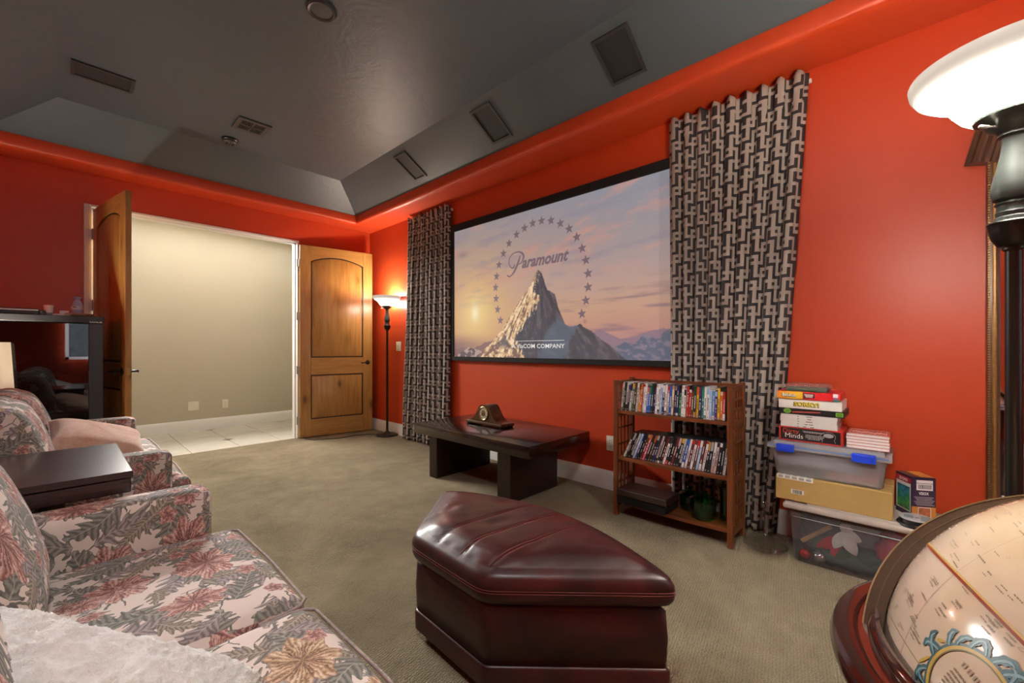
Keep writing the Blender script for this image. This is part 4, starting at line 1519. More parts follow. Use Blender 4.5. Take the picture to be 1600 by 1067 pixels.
# ================================================================== STACK OF BINS, BOX AND GAMES
M_TOTE = milky('frosted_tote_plastic', (0.30, 0.30, 0.33), 0.72)
M_TOTELID = plain('beige_grey_lid', (0.40, 0.345, 0.31), 0.4, var=0.04)
M_CLEARTUB = milky('clear_tub_plastic', (0.58, 0.59, 0.62), 0.60, 0.15)
M_CLEARLID = milky('clear_lid_plastic', (0.60, 0.61, 0.64), 0.48, 0.2)
M_BLUE = plain('cobalt_latch', (0.012, 0.055, 0.62), 0.3, var=0.05)
M_KRAFT = plain('kraft_cardboard', (0.44, 0.285, 0.095), 0.75, var=0.06, nscale=30)
M_INK = plain('black_ink', (0.01, 0.01, 0.01), 0.6)


def tub(x0, x1, y0, y1, z0, z1, taper, th=0.003, rad=0.03):
    """open-topped tapered box with rounded upright corners and some wall thickness"""
    def ring(ins, z, r):
        p = []
        for cx_, cy_, a0 in ((x1 - ins - r, y1 - ins - r, 0), (x0 + ins + r, y1 - ins - r, pi / 2), (x0 + ins + r, y0 + ins + r, pi), (x1 - ins - r, y0 + ins + r, 3 * pi / 2)):
            for k in range(6):
                a = a0 + pi / 2 * k / 5
                p.append((cx_ + r * math.cos(a), cy_ + r * math.sin(a), z))
        return p
    rings = [ring(taper + 0.008, z0, rad), ring(taper, z0 + 0.008, rad), ring(taper * 0.45, z0 + (z1 - z0) * 0.78, rad), ring(taper * 0.45 - 0.003, z0 + (z1 - z0) * 0.785, rad), ring(0, z1, rad)]
    vs, fs = [], []
    n = 24
    for r in rings:
        vs += r
    for i in range(len(rings) - 1):
        for k in range(n):
            fs.append((i * n + k, i * n + (k + 1) % n, (i + 1) * n + (k + 1) % n, (i + 1) * n + k))
    fs.append(tuple(range(n - 1, -1, -1)))
    return MB().add(vs, fs)


t = thing('storage_tote', 'large frosted tote of holiday decorations with a beige lid', 'storage bin', (2.785, 0.16, 0))
build('tub', tub(2.625, 2.945, -0.145, 0.462, 0.0, 0.292, 0.022), M_TOTE, t, smooth=50)
lid = MB().box(2.608, 2.962, -0.165, 0.480, 0.278, 0.306, bev=0.010, seg=3)
for yy in (-0.135, -0.105, 0.40, 0.43):
    lid.box(2.66, 2.93, yy, yy + 0.018, 0.303, 0.313, bev=0.003)
lid.box(2.64, 2.93, 0.0, 0.38, 0.303, 0.313, bev=0.004)
build('lid', lid, M_TOTELID, t)
build('rim_line', MB().box(2.6275, 2.6295, -0.115, 0.435, 0.238, 0.2395), M_WHITE, t)

# what shows through the tote
M_RUBY = plain('glossy_red_bauble', (0.55, 0.008, 0.008), 0.12, 0.6)
M_SILVER = plain('glossy_silver_bauble', (0.72, 0.72, 0.74), 0.12, 0.9)
b_ = MB()
b_.lathe([(0.026 * math.sin(pi * k / 12), -0.026 * math.cos(pi * k / 12)) for k in range(13)], (2.680, 0.392, 0.036), 24)
b_.lathe([(0.006, 0.0255), (0.006, 0.032), (0, 0.033)], (2.680, 0.392, 0.036), 10)
solo('bauble', b_, M_RUBY, 'shiny red bauble low in the frosted tote', 'ornament')
b_ = MB()
b_.lathe([(0.030 * math.sin(pi * k / 12), -0.030 * math.cos(pi * k / 12)) for k in range(13)], (2.682, 0.330, 0.040), 24)
b_.lathe([(0.006, 0.0295), (0.006, 0.036), (0, 0.037)], (2.682, 0.330, 0.040), 10)
solo('bauble', b_, M_SILVER, 'shiny silver bauble beside the red one in the tote', 'ornament')
b_ = MB().cyl((2.682, 0.405, 0.10), (2.700, 0.285, 0.205), 0.011, 0.011, 8)
solo('wooden_stick', b_, plain('bare_wood_stick', (0.34, 0.20, 0.08), 0.7), 'pale wooden stick slanting inside the tote', 'stick')


def petal(mb, c, direc, L, W_, mi=0, cup=0.25, nrm=(-1, 0, 0)):
    d = Vector(direc).normalized()
    n = Vector(nrm).normalized()
    s_ = d.cross(n).normalized()
    vs, fs = [], []
    for i in range(7):
        q = i / 6
        w_ = W_ * math.sin(pi * min(1, q * 0.92 + 0.06)) ** 0.8
        for j in (-1, 0, 1):
            vs.append(tuple(Vector(c) + d * L * q + s_ * w_ * j * 0.5 + n * (cup * L * math.sin(pi * q * 0.8) * 0.4 + (0.12 * w_ if j == 0 else 0))))
    for i in range(6):
        for j in range(2):
            fs.append((i * 3 + j, i * 3 + j + 1, (i + 1) * 3 + j + 1, (i + 1) * 3 + j))
    for v in list(range(0, 18, 3)):
        pass
    mb.add(vs, fs, mi)
    mb.add([tuple(Vector(p) - n * 0.001) for p in vs], [f[::-1] for f in fs], mi)


t = thing('fabric_poinsettia', 'white and red cloth poinsettia pressed to the tote front', 'artificial flower', (2.67, 0.22, 0.10))
for k, (ang, L, W_, c_) in enumerate(((-112, 0.095, 0.050, 'w'), (-62, 0.11, 0.060, 'w'), (-18, 0.075, 0.055, 'w'), (58, 0.05, 0.060, 'w'))):
    mb = MB()
    a = math.radians(ang)
    petal(mb, (2.668, 0.232, 0.20), (0, -math.cos(a), math.sin(a)), L, W_)
    build('petal', mb, plain('white_cloth_petal', (0.50, 0.45, 0.43), 0.8), t)
for ang, L in ((-128, 0.10), (-140, 0.12), (-100, 0.14)):
    mb = MB()
    a = math.radians(ang)
    petal(mb, (2.690, 0.25, 0.165), (0, -math.cos(a), math.sin(a)), L, 0.045)
    build('petal', mb, plain('red_cloth_petal', (0.40, 0.02, 0.035), 0.8), t)
for ang, L in ((-150, 0.09), (-20, 0.11), (-60, 0.10)):
    mb = MB()
    a = math.radians(ang)
    petal(mb, (2.684, 0.20, 0.105), (0, -math.cos(a), math.sin(a)), L, 0.05)
    build('leaf', mb, plain('dark_green_cloth_leaf', (0.03, 0.065, 0.045), 0.8), t)


def cloth_lump(c, s, m, name, label, cat, seed):
    def wr(q, g):
        n = math.sin(q[1] * 61 + seed) * math.sin(q[2] * 47 + seed * 2) + 0.6 * math.sin(q[1] * 118 + q[2] * 90 + seed)
        return [q[0] + 0.010 * n * (1 - abs(g[0])) - 0.004 * n, q[1] + 0.006 * n, q[2] + 0.008 * n]
    return solo(name, MB().rbox(c, s, min(s) * 0.45, (0.02, 0.02, 0.02), 14, fn=wr), m, label, cat, smooth=80)


cloth_lump((2.745, -0.01, 0.145), (0.13, 0.20, 0.20), plain('red_felt', (0.50, 0.012, 0.03), 0.9), 'red_cloth', 'crumpled red cloth at the globe end of the tote', 'cloth', 1.0)
cloth_lump((2.765, 0.19, 0.048), (0.17, 0.30, 0.072), plain('dark_green_garland', (0.035, 0.055, 0.045), 0.9), 'green_garland', 'dark green garland lying along the tote floor', 'garland', 2.2)
cloth_lump((2.815, 0.34, 0.13), (0.14, 0.15, 0.22), plain('grey_green_cloth', (0.10, 0.12, 0.12), 0.9), 'grey_cloth', 'grey green cloth in the far corner of the tote', 'cloth', 3.1)

# cardboard carton
Z1 = 0.3135
t = thing('cardboard_carton', 'flat brown cardboard carton lying on the tote lid', 'carton', (2.79, 0.282, Z1))
build('body', MB().box(2.645, 2.935, 0.046, 0.518, Z1, 0.4425, bev=0.003), M_KRAFT, t)
build('tape_seam', MB().box(2.78, 2.80, 0.047, 0.517, 0.4425, 0.4431), plain('clear_parcel_tape', (0.50, 0.36, 0.16), 0.3), t)
lb = MB().box(2.6442, 2.6455, 0.352, 0.512, 0.424, 0.443).box(2.6442, 2.70, 0.352, 0.512, 0.4424, 0.4434)
sl = build('shipping_label', lb, M_WHITE, t)
tx = MB()
for k in range(5):
    tx.box(2.6435, 2.645, 0.360 + k * 0.031, 0.382 + k * 0.031, 0.428, 0.4405)
    for j in range(5):
        tx.box(2.650 + j * 0.009, 2.654 + j * 0.009, 0.362 + k * 0.031, 0.380 + k * 0.031, 0.4433, 0.4438)
build('label_print', tx, plain('grey_label_print', (0.33, 0.33, 0.33), 0.6), sl)
bc = build('barcode_label', MB().box(2.6442, 2.6455, 0.392, 0.448, 0.352, 0.375), M_WHITE, t)
bars = MB()
y = 0.400
while y < 0.440:
    w_ = rnd.choice([0.001, 0.0015, 0.0025])
    bars.box(2.6435, 2.645, y, y + w_, 0.354, 0.373)
    y += w_ + rnd.choice([0.001, 0.0015, 0.002])
build('bars', bars, M_INK, bc)

# clear tub with blue latches
Z2 = 0.4435
t = thing('storage_tote', 'clear plastic tub with two blue latches on the carton', 'storage bin', (2.79, 0.30, Z2))
build('tub', tub(2.640, 2.945, 0.062, 0.545, Z2, 0.590, 0.018), M_CLEARTUB, t, smooth=50)
build('lid', MB().box(2.628, 2.955, 0.048, 0.558, 0.582, 0.604, bev=0.007, seg=2).box(2.65, 2.935, 0.075, 0.53, 0.600, 0.6235, bev=0.004), M_CLEARLID, t)
build('seal', MB().box(2.6265, 2.6285, 0.060, 0.546, 0.5975, 0.6015), plain('blue_gasket', (0.06, 0.20, 0.62), 0.4), t)
for y0, y1 in ((0.432, 0.512), (0.105, 0.196)):
    lt = MB().box(2.618, 2.632, y0, y1, 0.570, 0.606, bev=0.005, seg=2).box(2.620, 2.655, y0, y1, 0.600, 0.610, bev=0.003)
    build('latch', lt, M_BLUE, t)
solo('folded_paper', MB().box(2.668, 2.90, 0.10, 0.31, Z2 + 0.010, Z2 + 0.022, bev=0.002), M_WHITE, 'white folded sheets flat in the clear tub', 'paper')
solo('folded_cloth', MB().rbox((2.77, 0.20, Z2 + 0.031), (0.20, 0.20, 0.016), 0.007, n=8), plain('salmon_cloth', (0.62, 0.20, 0.16), 0.8), 'salmon pink folded cloth on the white sheets in the tub', 'cloth')
solo('plastic_pouch', MB().rbox((2.78, 0.335, Z2 + 0.075), (0.22, 0.36, 0.05), 0.024, (0, 0, 0.01), n=10), milky('pale_blue_pouch', (0.45, 0.52, 0.66), 0.25), 'pale blue plastic pouch under the clear tub lid', 'pouch')

# games on the tub
GX = 2.675
Z3 = 0.6242
M_GBLACK = plain('black_game_box', (0.010, 0.010, 0.011), 0.35)
M_GRED = plain('red_game_edge', (0.55, 0.035, 0.025), 0.4)
M_GWHITE = plain('white_print', (0.80, 0.79, 0.78), 0.5, var=0.02)
M_GREDTXT = plain('red_print', (0.62, 0.06, 0.03), 0.5, var=0.02)
M_GGREY = plain('grey_print', (0.42, 0.42, 0.44), 0.5)
RT, UP = (0, -1, 0), (0, 0, 1)

t = thing('game_box', 'black party game box with red edges, lowest of the game stack', 'game', (2.79, 0.37, Z3))
build('box', MB().box(GX + 0.001, 2.90, 0.232, 0.508, Z3, 0.7000, bev=0.001), M_GRED, t)
fc = build('front_print', MB().box(GX - 0.0002, GX + 0.002, 0.242, 0.500, Z3 + 0.0075, 0.6935), M_GBLACK, t)
build('red_title', text_mesh('Dirty', 0.036, (GX, 0.492, 0.6660), RT, UP, None, None, width=0.072, fit_h=0.030), M_GREDTXT, fc, smooth=0)
build('white_title', text_mesh('Minds', 0.036, (GX, 0.482, 0.6415), RT, UP, None, None, width=0.080, fit_h=0.024), M_GWHITE, fc, smooth=0)
sm = MB()
for k, (y, z, L) in enumerate(((0.402, 0.681, 0.088), (0.396, 0.676, 0.074), (0.388, 0.662, 0.074), (0.390, 0.6555, 0.078), (0.388, 0.649, 0.074), (0.378, 0.6425, 0.052))):
    p = y
    while p > y - L:
        w_ = rnd.uniform(0.004, 0.010)
        sm.box(GX - 0.0008, GX, p - w_, p, z, z + 0.0034)
        p -= w_ + 0.002
build('small_print', sm, M_GGREY, fc, smooth=0)
hd = MB()
prof = [(0.318, 0.637), (0.316, 0.648), (0.323, 0.654), (0.322, 0.662), (0.327, 0.667), (0.321, 0.676), (0.312, 0.686), (0.295, 0.690), (0.275, 0.687), (0.264, 0.676), (0.263, 0.662), (0.268, 0.650), (0.262, 0.637)]
hd.tube([(GX - 0.0006, a, b_) for a, b_ in prof], 0.0009, 5)
build('head_outline', hd, M_GGREY, fc, smooth=0)
br = MB()
br.add([(GX - 0.0007, 0.291, 0.672)] + [(GX - 0.0007, 0.291 - 0.021 * math.cos(2 * pi * k / 18), 0.672 + 0.011 * math.sin(2 * pi * k / 18)) for k in range(18)], [(0, 1 + k, 1 + (k + 1) % 18) for k in range(18)])
build('brain_print', br, M_GGREY, fc, smooth=0)

z = 0.7005
M_PAGE = plain('cream_book_block', (0.72, 0.68, 0.64), 0.6, var=0.06, nscale=60)
for k in range(5):
    mb = MB()
    h = 0.0130
    dx, dy = rnd.uniform(-0.003, 0.003), rnd.uniform(-0.003, 0.003)
    mb.box(GX + 0.004 + dx, 2.885 + dx, 0.258 + dy, 0.503 + dy, z, z + 0.0012, 0)
    mb.box(GX + 0.004 + dx, 2.885 + dx, 0.258 + dy, 0.503 + dy, z + h - 0.0012, z + h, 0)
    mb.box(GX + 0.0035 + dx, GX + 0.006 + dx, 0.258 + dy, 0.503 + dy, z, z + h - 0.0006, 0)
    mb.box(GX + 0.006 + dx, 2.882 + dx, 0.260 + dy, 0.501 + dy, z + 0.0012, z + h - 0.0012, 1)
    for q in ((0.425, 0.418), (0.40 - k * 0.006, 0.385 - k * 0.006), (0.37 + k * 0.004, 0.352 + k * 0.004)):
        mb.box(GX + 0.0028 + dx, GX + 0.004 + dx, q[1], q[0], z + 0.003, z + 0.006, 2)
    solo('booklet', mb, [plain('white_booklet_cover', (0.70, 0.67, 0.66), 0.45, var=0.04), M_PAGE, M_INK], f'white booklet with line print, {ordinal(k + 1)} up from the black and red game box', 'book', group='white booklets in the game stack', smooth=0)
    z += h + 0.0003
zb = z
M_LIME = plain('lime_sticker', (0.22, 0.55, 0.05), 0.4)
t = thing('game_box', 'thin black game box with lime stickers and a red pencil', 'game', (2.78, 0.367, zb))
build('box', MB().box(GX, 2.89, 0.226, 0.508, zb, zb + 0.032, bev=0.001), M_GBLACK, t)
st_ = MB()
st_.add([(GX - 0.0006, 0.470, zb + 0.017)] + [(GX - 0.0006, 0.470 - 0.017 * math.cos(2 * pi * k / 20), zb + 0.017 + 0.013 * math.sin(2 * pi * k / 20)) for k in range(20)], [(0, 1 + k, 1 + (k + 1) % 20) for k in range(20)])
st_.box(GX - 0.0006, GX + 0.001, 0.232, 0.262, zb + 0.006, zb + 0.026)
build('stickers', st_, M_LIME, t, smooth=0)
sp_ = MB()
for k in range(3):
    sp_.box(GX - 0.0012, GX - 0.0006, 0.459, 0.482 - k * 0.003, zb + 0.010 + k * 0.005, zb + 0.0125 + k * 0.005)
    sp_.box(GX - 0.0012, GX - 0.0006, 0.236, 0.258, zb + 0.009 + k * 0.005, zb + 0.0115 + k * 0.005)
build('sticker_print', sp_, plain('dark_green_print', (0.03, 0.12, 0.02), 0.5), t, smooth=0)
build('red_pencil_print', MB().add([(GX - 0.0005, 0.448, zb + 0.010), (GX - 0.0005, 0.325, zb + 0.0175), (GX - 0.0005, 0.325, zb + 0.0225), (GX - 0.0005, 0.448, zb + 0.015)], [(0, 1, 2, 3)]), plain('coral_print', (0.62, 0.08, 0.06), 0.5), t, smooth=0)
zb += 0.0325
t = thing('game_box', 'white game box with yellow lettering in the game stack', 'game', (2.78, 0.37, zb))
build('box', MB().box(GX - 0.002, 2.90, 0.236, 0.510, zb, zb + 0.050, bev=0.001), plain('white_game_box', (0.76, 0.75, 0.73), 0.4, var=0.03), t)
build('letter_shadow', text_mesh('SORRY!', 0.04, (GX - 0.003, 0.441, zb + 0.0135), RT, UP, None, None, width=0.114, fit_h=0.0265, bold=0.0035, thick=0.0), plain('olive_outline', (0.12, 0.10, 0.01), 0.5), t, smooth=0)
build('yellow_letters', text_mesh('SORRY!', 0.04, (GX - 0.0036, 0.438, zb + 0.015), RT, UP, None, None, width=0.108, fit_h=0.023, bold=0.0012, thick=0.0), plain('yellow_print', (0.72, 0.60, 0.05), 0.5, var=0.03), t, smooth=0)
zb += 0.0505
t = thing('game_box', 'yellow and red strategy game box on top of the game stack', 'game', (2.77, 0.378, zb))
build('box', MB().box(GX - 0.008, 2.88, 0.243, 0.515, zb, zb + 0.040, bev=0.001), plain('scarlet_game_box', (0.62, 0.018, 0.022), 0.3), t)
m, nt, b = newmat('orange_to_yellow_print')
sx = nt.nodes.new('ShaderNodeSeparateXYZ')
nt.links.new(tex_coord(nt, 'Generated'), sx.inputs[0])
nt.links.new(ramp(nt, X(nt, sx.outputs[1]), [(0.0, (0.80, 0.52, 0.03)), (1.0, (0.78, 0.24, 0.012))]), b.inputs['Base Color'])
b.inputs['Roughness'].default_value = 0.35
build('yellow_print', MB().box(GX - 0.0088, GX - 0.007, 0.400, 0.5145, zb + 0.0005, zb + 0.0395), m, t)
build('title_shadow', text_mesh('Blokus', 0.03, (GX - 0.0092, 0.4935, zb + 0.0115), RT, UP, None, None, width=0.066, fit_h=0.021, bold=0.003, thick=0.0), M_INK, t, smooth=0)
build('title', text_mesh('Blokus', 0.03, (GX - 0.0096, 0.492, zb + 0.013), RT, UP, None, None, width=0.062, fit_h=0.018, bold=0.0008, thick=0.0), M_GWHITE, t, smooth=0)
build('brown_panel', MB().box(GX - 0.0089, GX - 0.007, 0.348, 0.397, zb + 0.008, zb + 0.034), plain('brown_print', (0.07, 0.02, 0.015), 0.4), t)
sm = MB()
for k in range(3):
    sm.box(GX - 0.0094, GX - 0.0088, 0.353 + k * 0.002, 0.393 - k * 0.003, zb + 0.025 - k * 0.006, zb + 0.0285 - k * 0.006)
build('panel_print', sm, M_GWHITE, t, smooth=0)
build('white_badge', MB().box(GX - 0.0089, GX - 0.007, 0.252, 0.272, zb + 0.020, zb + 0.038), M_GWHITE, t)
build('purple_badge', MB().box(GX - 0.0089, GX - 0.007, 0.252, 0.272, zb + 0.010, zb + 0.019), plain('violet_print', (0.30, 0.10, 0.25), 0.4), t)
build('teal_corner', MB().box(GX - 0.0089, GX - 0.007, 0.244, 0.272, zb + 0.0005, zb + 0.009), plain('teal_print', (0.01, 0.22, 0.16), 0.4), t)
zb += 0.0405


def crinkle(q, g):
    n = math.sin(q[1] * 170 + q[0] * 60) * 0.4 + math.sin(q[0] * 130 + 1.3) * math.sin(q[1] * 90) * 0.6
    return [q[0], q[1], q[2] + 0.0035 * n * (0.3 + 0.7 * (g[2] > -0.2))]


t = thing('plastic_bag', 'green backed clear plastic bag lying on the yellow and red game', 'bag', (2.76, 0.39, zb))
build('bag', MB().rbox((2.755, 0.385, zb + 0.022), (0.15, 0.19, 0.034), 0.010, n=14, fn=crinkle), milky('crinkled_clear_film', (0.45, 0.33, 0.30), 0.74, 0.08), t, smooth=70)
build('green_card', MB().box(2.69, 2.82, 0.300, 0.478, zb + 0.0005, zb + 0.017), plain('bottle_green_card', (0.01, 0.12, 0.075), 0.5), t)

# red covered books beside the games
z = Z3
for k in range(5):
    mb = MB()
    h = 0.0145
    dx, dy = rnd.uniform(-0.002, 0.002), rnd.uniform(-0.0015, 0.0015)
    mb.box(2.690 + dx, 2.865 + dx, 0.058 + dy, 0.222 + dy, z, z + 0.0012, 0)
    mb.box(2.690 + dx, 2.865 + dx, 0.058 + dy, 0.222 + dy, z + h - 0.0012, z + h, 0)
    mb.box(2.692 + dx, 2.863 + dx, 0.060 + dy, 0.2205 + dy, z + 0.0012, z + h - 0.0012, 1)
    o = solo('paperback', mb, [plain('red_orange_cover', (0.52, 0.07, 0.025), 0.35), M_GWHITE], f'red covered paperback on the clear tub, {ordinal(k + 1)} from the bottom of its pile', 'book', group='red paperbacks on the clear tub', smooth=0)
    z += h + 0.0002
oz = z
ol = MB()
for a in ((2.705, 2.708, 0.070, 0.212), (2.845, 2.848, 0.070, 0.212), (2.705, 2.848, 0.070, 0.0725), (2.705, 2.848, 0.2095, 0.212)):
    ol.box(*a, oz - 0.0004, oz + 0.0003)
build('cover_frame', ol, M_GWHITE, o, smooth=0)
cm = MB()
p = 0.200
k = 0
while p > 0.084:
    cm.tube([(2.76 + 0.012 * math.sin(k * 2.1 + q * 3.1) + 0.02 * (q - 0.5), p - 0.013 * q, oz + 0.0003) for q in (0, 0.33, 0.66, 1)], 0.0022, 4)
    p -= 0.0165
    k += 1
build('cover_script', cm, M_GWHITE, o, smooth=0)

# light bulb carton and disc spindle on the tote lid
cx, cy, z0 = 2.765, -0.017, 0.3065
t = thing('string_light_carton', 'purple and orange carton with an aquarium picture on the tote lid', 'carton', (2.83, -0.02, z0))
va, vb = Vector((0.5, -0.866, 0)) * 0.096, Vector((0.866, 0.5, 0)) * 0.112
hh = 0.200


def bc3(a, b_, z, d=0.0):
    """point on the carton: a along the text side, b along the picture side, d outwards from whichever side is at 0"""
    return Vector((cx, cy, z0)) + va * a + vb * b_ + Vector((0, 0, z))


vs = [tuple(bc3(a, b_, z)) for a in (0, 1) for b_ in (0, 1) for z in (0, hh)]
build('body', MB().add(vs, [(0, 1, 3, 2), (4, 6, 7, 5), (0, 4, 5, 1), (2, 3, 7, 6), (0, 2, 6, 4), (1, 5, 7, 3)]), plain('deep_purple_card', (0.030, 0.012, 0.045), 0.35), t, smooth=0)
na, nb = -vb.normalized(), -va.normalized()        # outward from text side, outward from picture side


def side(name, a0, a1, q0, q1, mat, face, d=0.0006):
    f = (lambda a, z: bc3(a, 0, z) + na * d) if face == 'text' else (lambda a, z: bc3(0, a, z) + nb * d)
    vs = [tuple(f(a, z)) for a, z in ((a0, q0), (a1, q0), (a1, q1), (a0, q1))]
    build(name, MB().add(vs, [(0, 1, 2, 3)]), mat, t, smooth=0, uv=False)


M_ORANGE = plain('orange_card', (0.62, 0.25, 0.04), 0.4, nscale=30)
build('top_flap', MB().add([tuple(bc3(a, b_, hh + 0.0008)) for a, b_ in ((0.0, 0.05), (1, 0.05), (1, 1), (0, 1))], [(0, 1, 2, 3)]), M_ORANGE, t, smooth=0)
side('orange_foot', 0.0, 1.0, 0.0, 0.062, M_ORANGE, 'text')
side('photo_border', 0.26, 0.80, 0.012, 0.060, M_GWHITE, 'text', 0.0009)
side('photo', 0.29, 0.77, 0.015, 0.057, plain('amber_photo', (0.45, 0.14, 0.05), 0.4, var=0.8, nscale=70), 'text', 0.0012)
side('white_label', 0.20, 0.88, 0.140, 0.188, M_GWHITE, 'text')
side('label_rule', 0.20, 0.88, 0.172, 0.174, M_INK, 'text', 0.0009)
a = 0.28
k = 0
while a < 0.80:
    w_ = rnd.choice([0.012, 0.02, 0.03])
    side('bar', a, a + w_, 0.147, 0.167, M_INK, 'text', 0.0009)
    a += w_ + rnd.choice([0.014, 0.02])
vd, pd = va.normalized(), vb.normalized()
build('brand_lettering', text_mesh('VSIOX', 0.02, tuple(bc3(0.30, 0, 0.119) + na * 0.0009), tuple(vd), UP, None, None, width=0.040, fit_h=0.014, thick=0, bold=0.0006), M_GWHITE, t, smooth=0)
for k in range(6):
    side('print_line', 0.10 + 0.05 * (k % 3), 0.95 - 0.05 * ((k + 1) % 3), 0.106 - k * 0.0072, 0.1085 - k * 0.0072, M_GGREY, 'text', 0.0009)
side('red_band', 0.03, 0.97, 0.166, 0.191, plain('red_band_card', (0.60, 0.02, 0.03), 0.4), 'picture')
build('band_number', text_mesh('500', 0.02, tuple(bc3(0, 0.78, 0.171) + nb * 0.0010), tuple(-pd), UP, None, None, width=0.062, fit_h=0.0145, thick=0, bold=0.0008), M_GWHITE, t, smooth=0)
side('picture_border', 0.04, 0.96, 0.030, 0.164, M_GWHITE, 'picture')
m, nt, b = newmat('aquarium_picture')
tc = tex_coord(nt)
sx = nt.nodes.new('ShaderNodeSeparateXYZ')
nt.links.new(tc, sx.inputs[0])
zz_ = X(nt, sx.outputs[2]) * 6.5 + (X(nt, noise(nt, tc, 45, 3)) - 0.5) * 0.9
nt.links.new(ramp(nt, zz_, [(0.2, (0.10, 0.09, 0.03)), (0.40, (0.04, 0.38, 0.07)), (0.58, (0.02, 0.16, 0.10)), (0.72, (0.02, 0.30, 0.42)), (1.0, (0.03, 0.09, 0.20))]), b.inputs['Base Color'])
side('aquarium_photo', 0.10, 0.90, 0.035, 0.148, m, 'picture', 0.0010)
top = MB().add([tuple(bc3(a, b_, hh + 0.0014)) for a, b_ in ((0.0, 0.0), (0.42, 0.0), (0.42, 1), (0.0, 1))], [(0, 1, 2, 3)])
build('dark_flap', top, plain('dark_brown_card', (0.045, 0.02, 0.025), 0.4), t, smooth=0)

t = thing('disc_spindle', 'black disc spindle with a silver disc on top in front of the carton', 'disc spindle', (2.683, -0.035, z0))
c = (2.683, -0.035, z0)
build('base', MB().lathe([(0.070, 0), (0.072, 0.004), (0.070, 0.012), (0.063, 0.014)], c, 36), M_BLACKPLASTIC, t)
build('discs', MB().lathe([(0.060, 0.013), (0.060, 0.033)], c, 36), M_BLACKPLASTIC, t)
tp = build('label_disc', MB().lathe([(0.063, 0.033), (0.063, 0.036), (0.008, 0.0362), (0.008, 0.035)], c, 36, cap=False), plain('silver_disc_face', (0.66, 0.67, 0.68), 0.25, 0.2), t)
pr = MB()
for k in range(9):
    pr.box(c[0] - 0.040 + k * 0.009, c[0] - 0.036 + k * 0.009, c[1] - 0.045, c[1] - 0.012, z0 + 0.0362, z0 + 0.0366)
pr.box(c[0] - 0.02, c[0] + 0.02, c[1] + 0.012, c[1] + 0.045, z0 + 0.0362, z0 + 0.0367)
build('disc_print', pr, plain('grey_teal_print', (0.10, 0.16, 0.17), 0.4), tp, smooth=0)

# ================================================================== TORCHIERES
def shade_mat(name, glow):
    m, nt, b = newmat(name)
    out = nt.nodes['Material Output']
    nt.nodes.remove(b)
    tr = nt.nodes.new('ShaderNodeBsdfTranslucent')
    tr.inputs[0].default_value = (0.008, 0.0076, 0.007, 1)
    di = nt.nodes.new('ShaderNodeBsdfPrincipled')
    di.inputs['Base Color'].default_value = (0.85, 0.82, 0.76, 1)
    di.inputs['Roughness'].default_value = 0.25
    em = nt.nodes.new('ShaderNodeEmission')
    em.inputs[0].default_value = (1.0, 0.92, 0.80, 1)
    # the frosted glass glows most around the bulb and fades towards the rim
    sx = nt.nodes.new('ShaderNodeSeparateXYZ')
    nt.links.new(tex_coord(nt), sx.inputs[0])
    r_ = (X(nt, sx.outputs[0]) * X(nt, sx.outputs[0]) + X(nt, sx.outputs[1]) * X(nt, sx.outputs[1])).sqrt()
    fall = r_.step(0.178, 0.098)
    setin(em, 'Strength', fall * fall * fall * glow + fall * 0.75 + 0.22)
    m1 = nt.nodes.new('ShaderNodeMixShader')
    m1.inputs[0].default_value = 0.25
    nt.links.new(tr.outputs[0], m1.inputs[1])
    nt.links.new(di.outputs[0], m1.inputs[2])
    ad = nt.nodes.new('ShaderNodeAddShader')
    nt.links.new(m1.outputs[0], ad.inputs[0])
    nt.links.new(em.outputs[0], ad.inputs[1])
    nt.links.new(ad.outputs[0], out.inputs[0])
    return m


M_BULB = emit('lit_bulb', (1.0, 0.88, 0.70), 8.0)


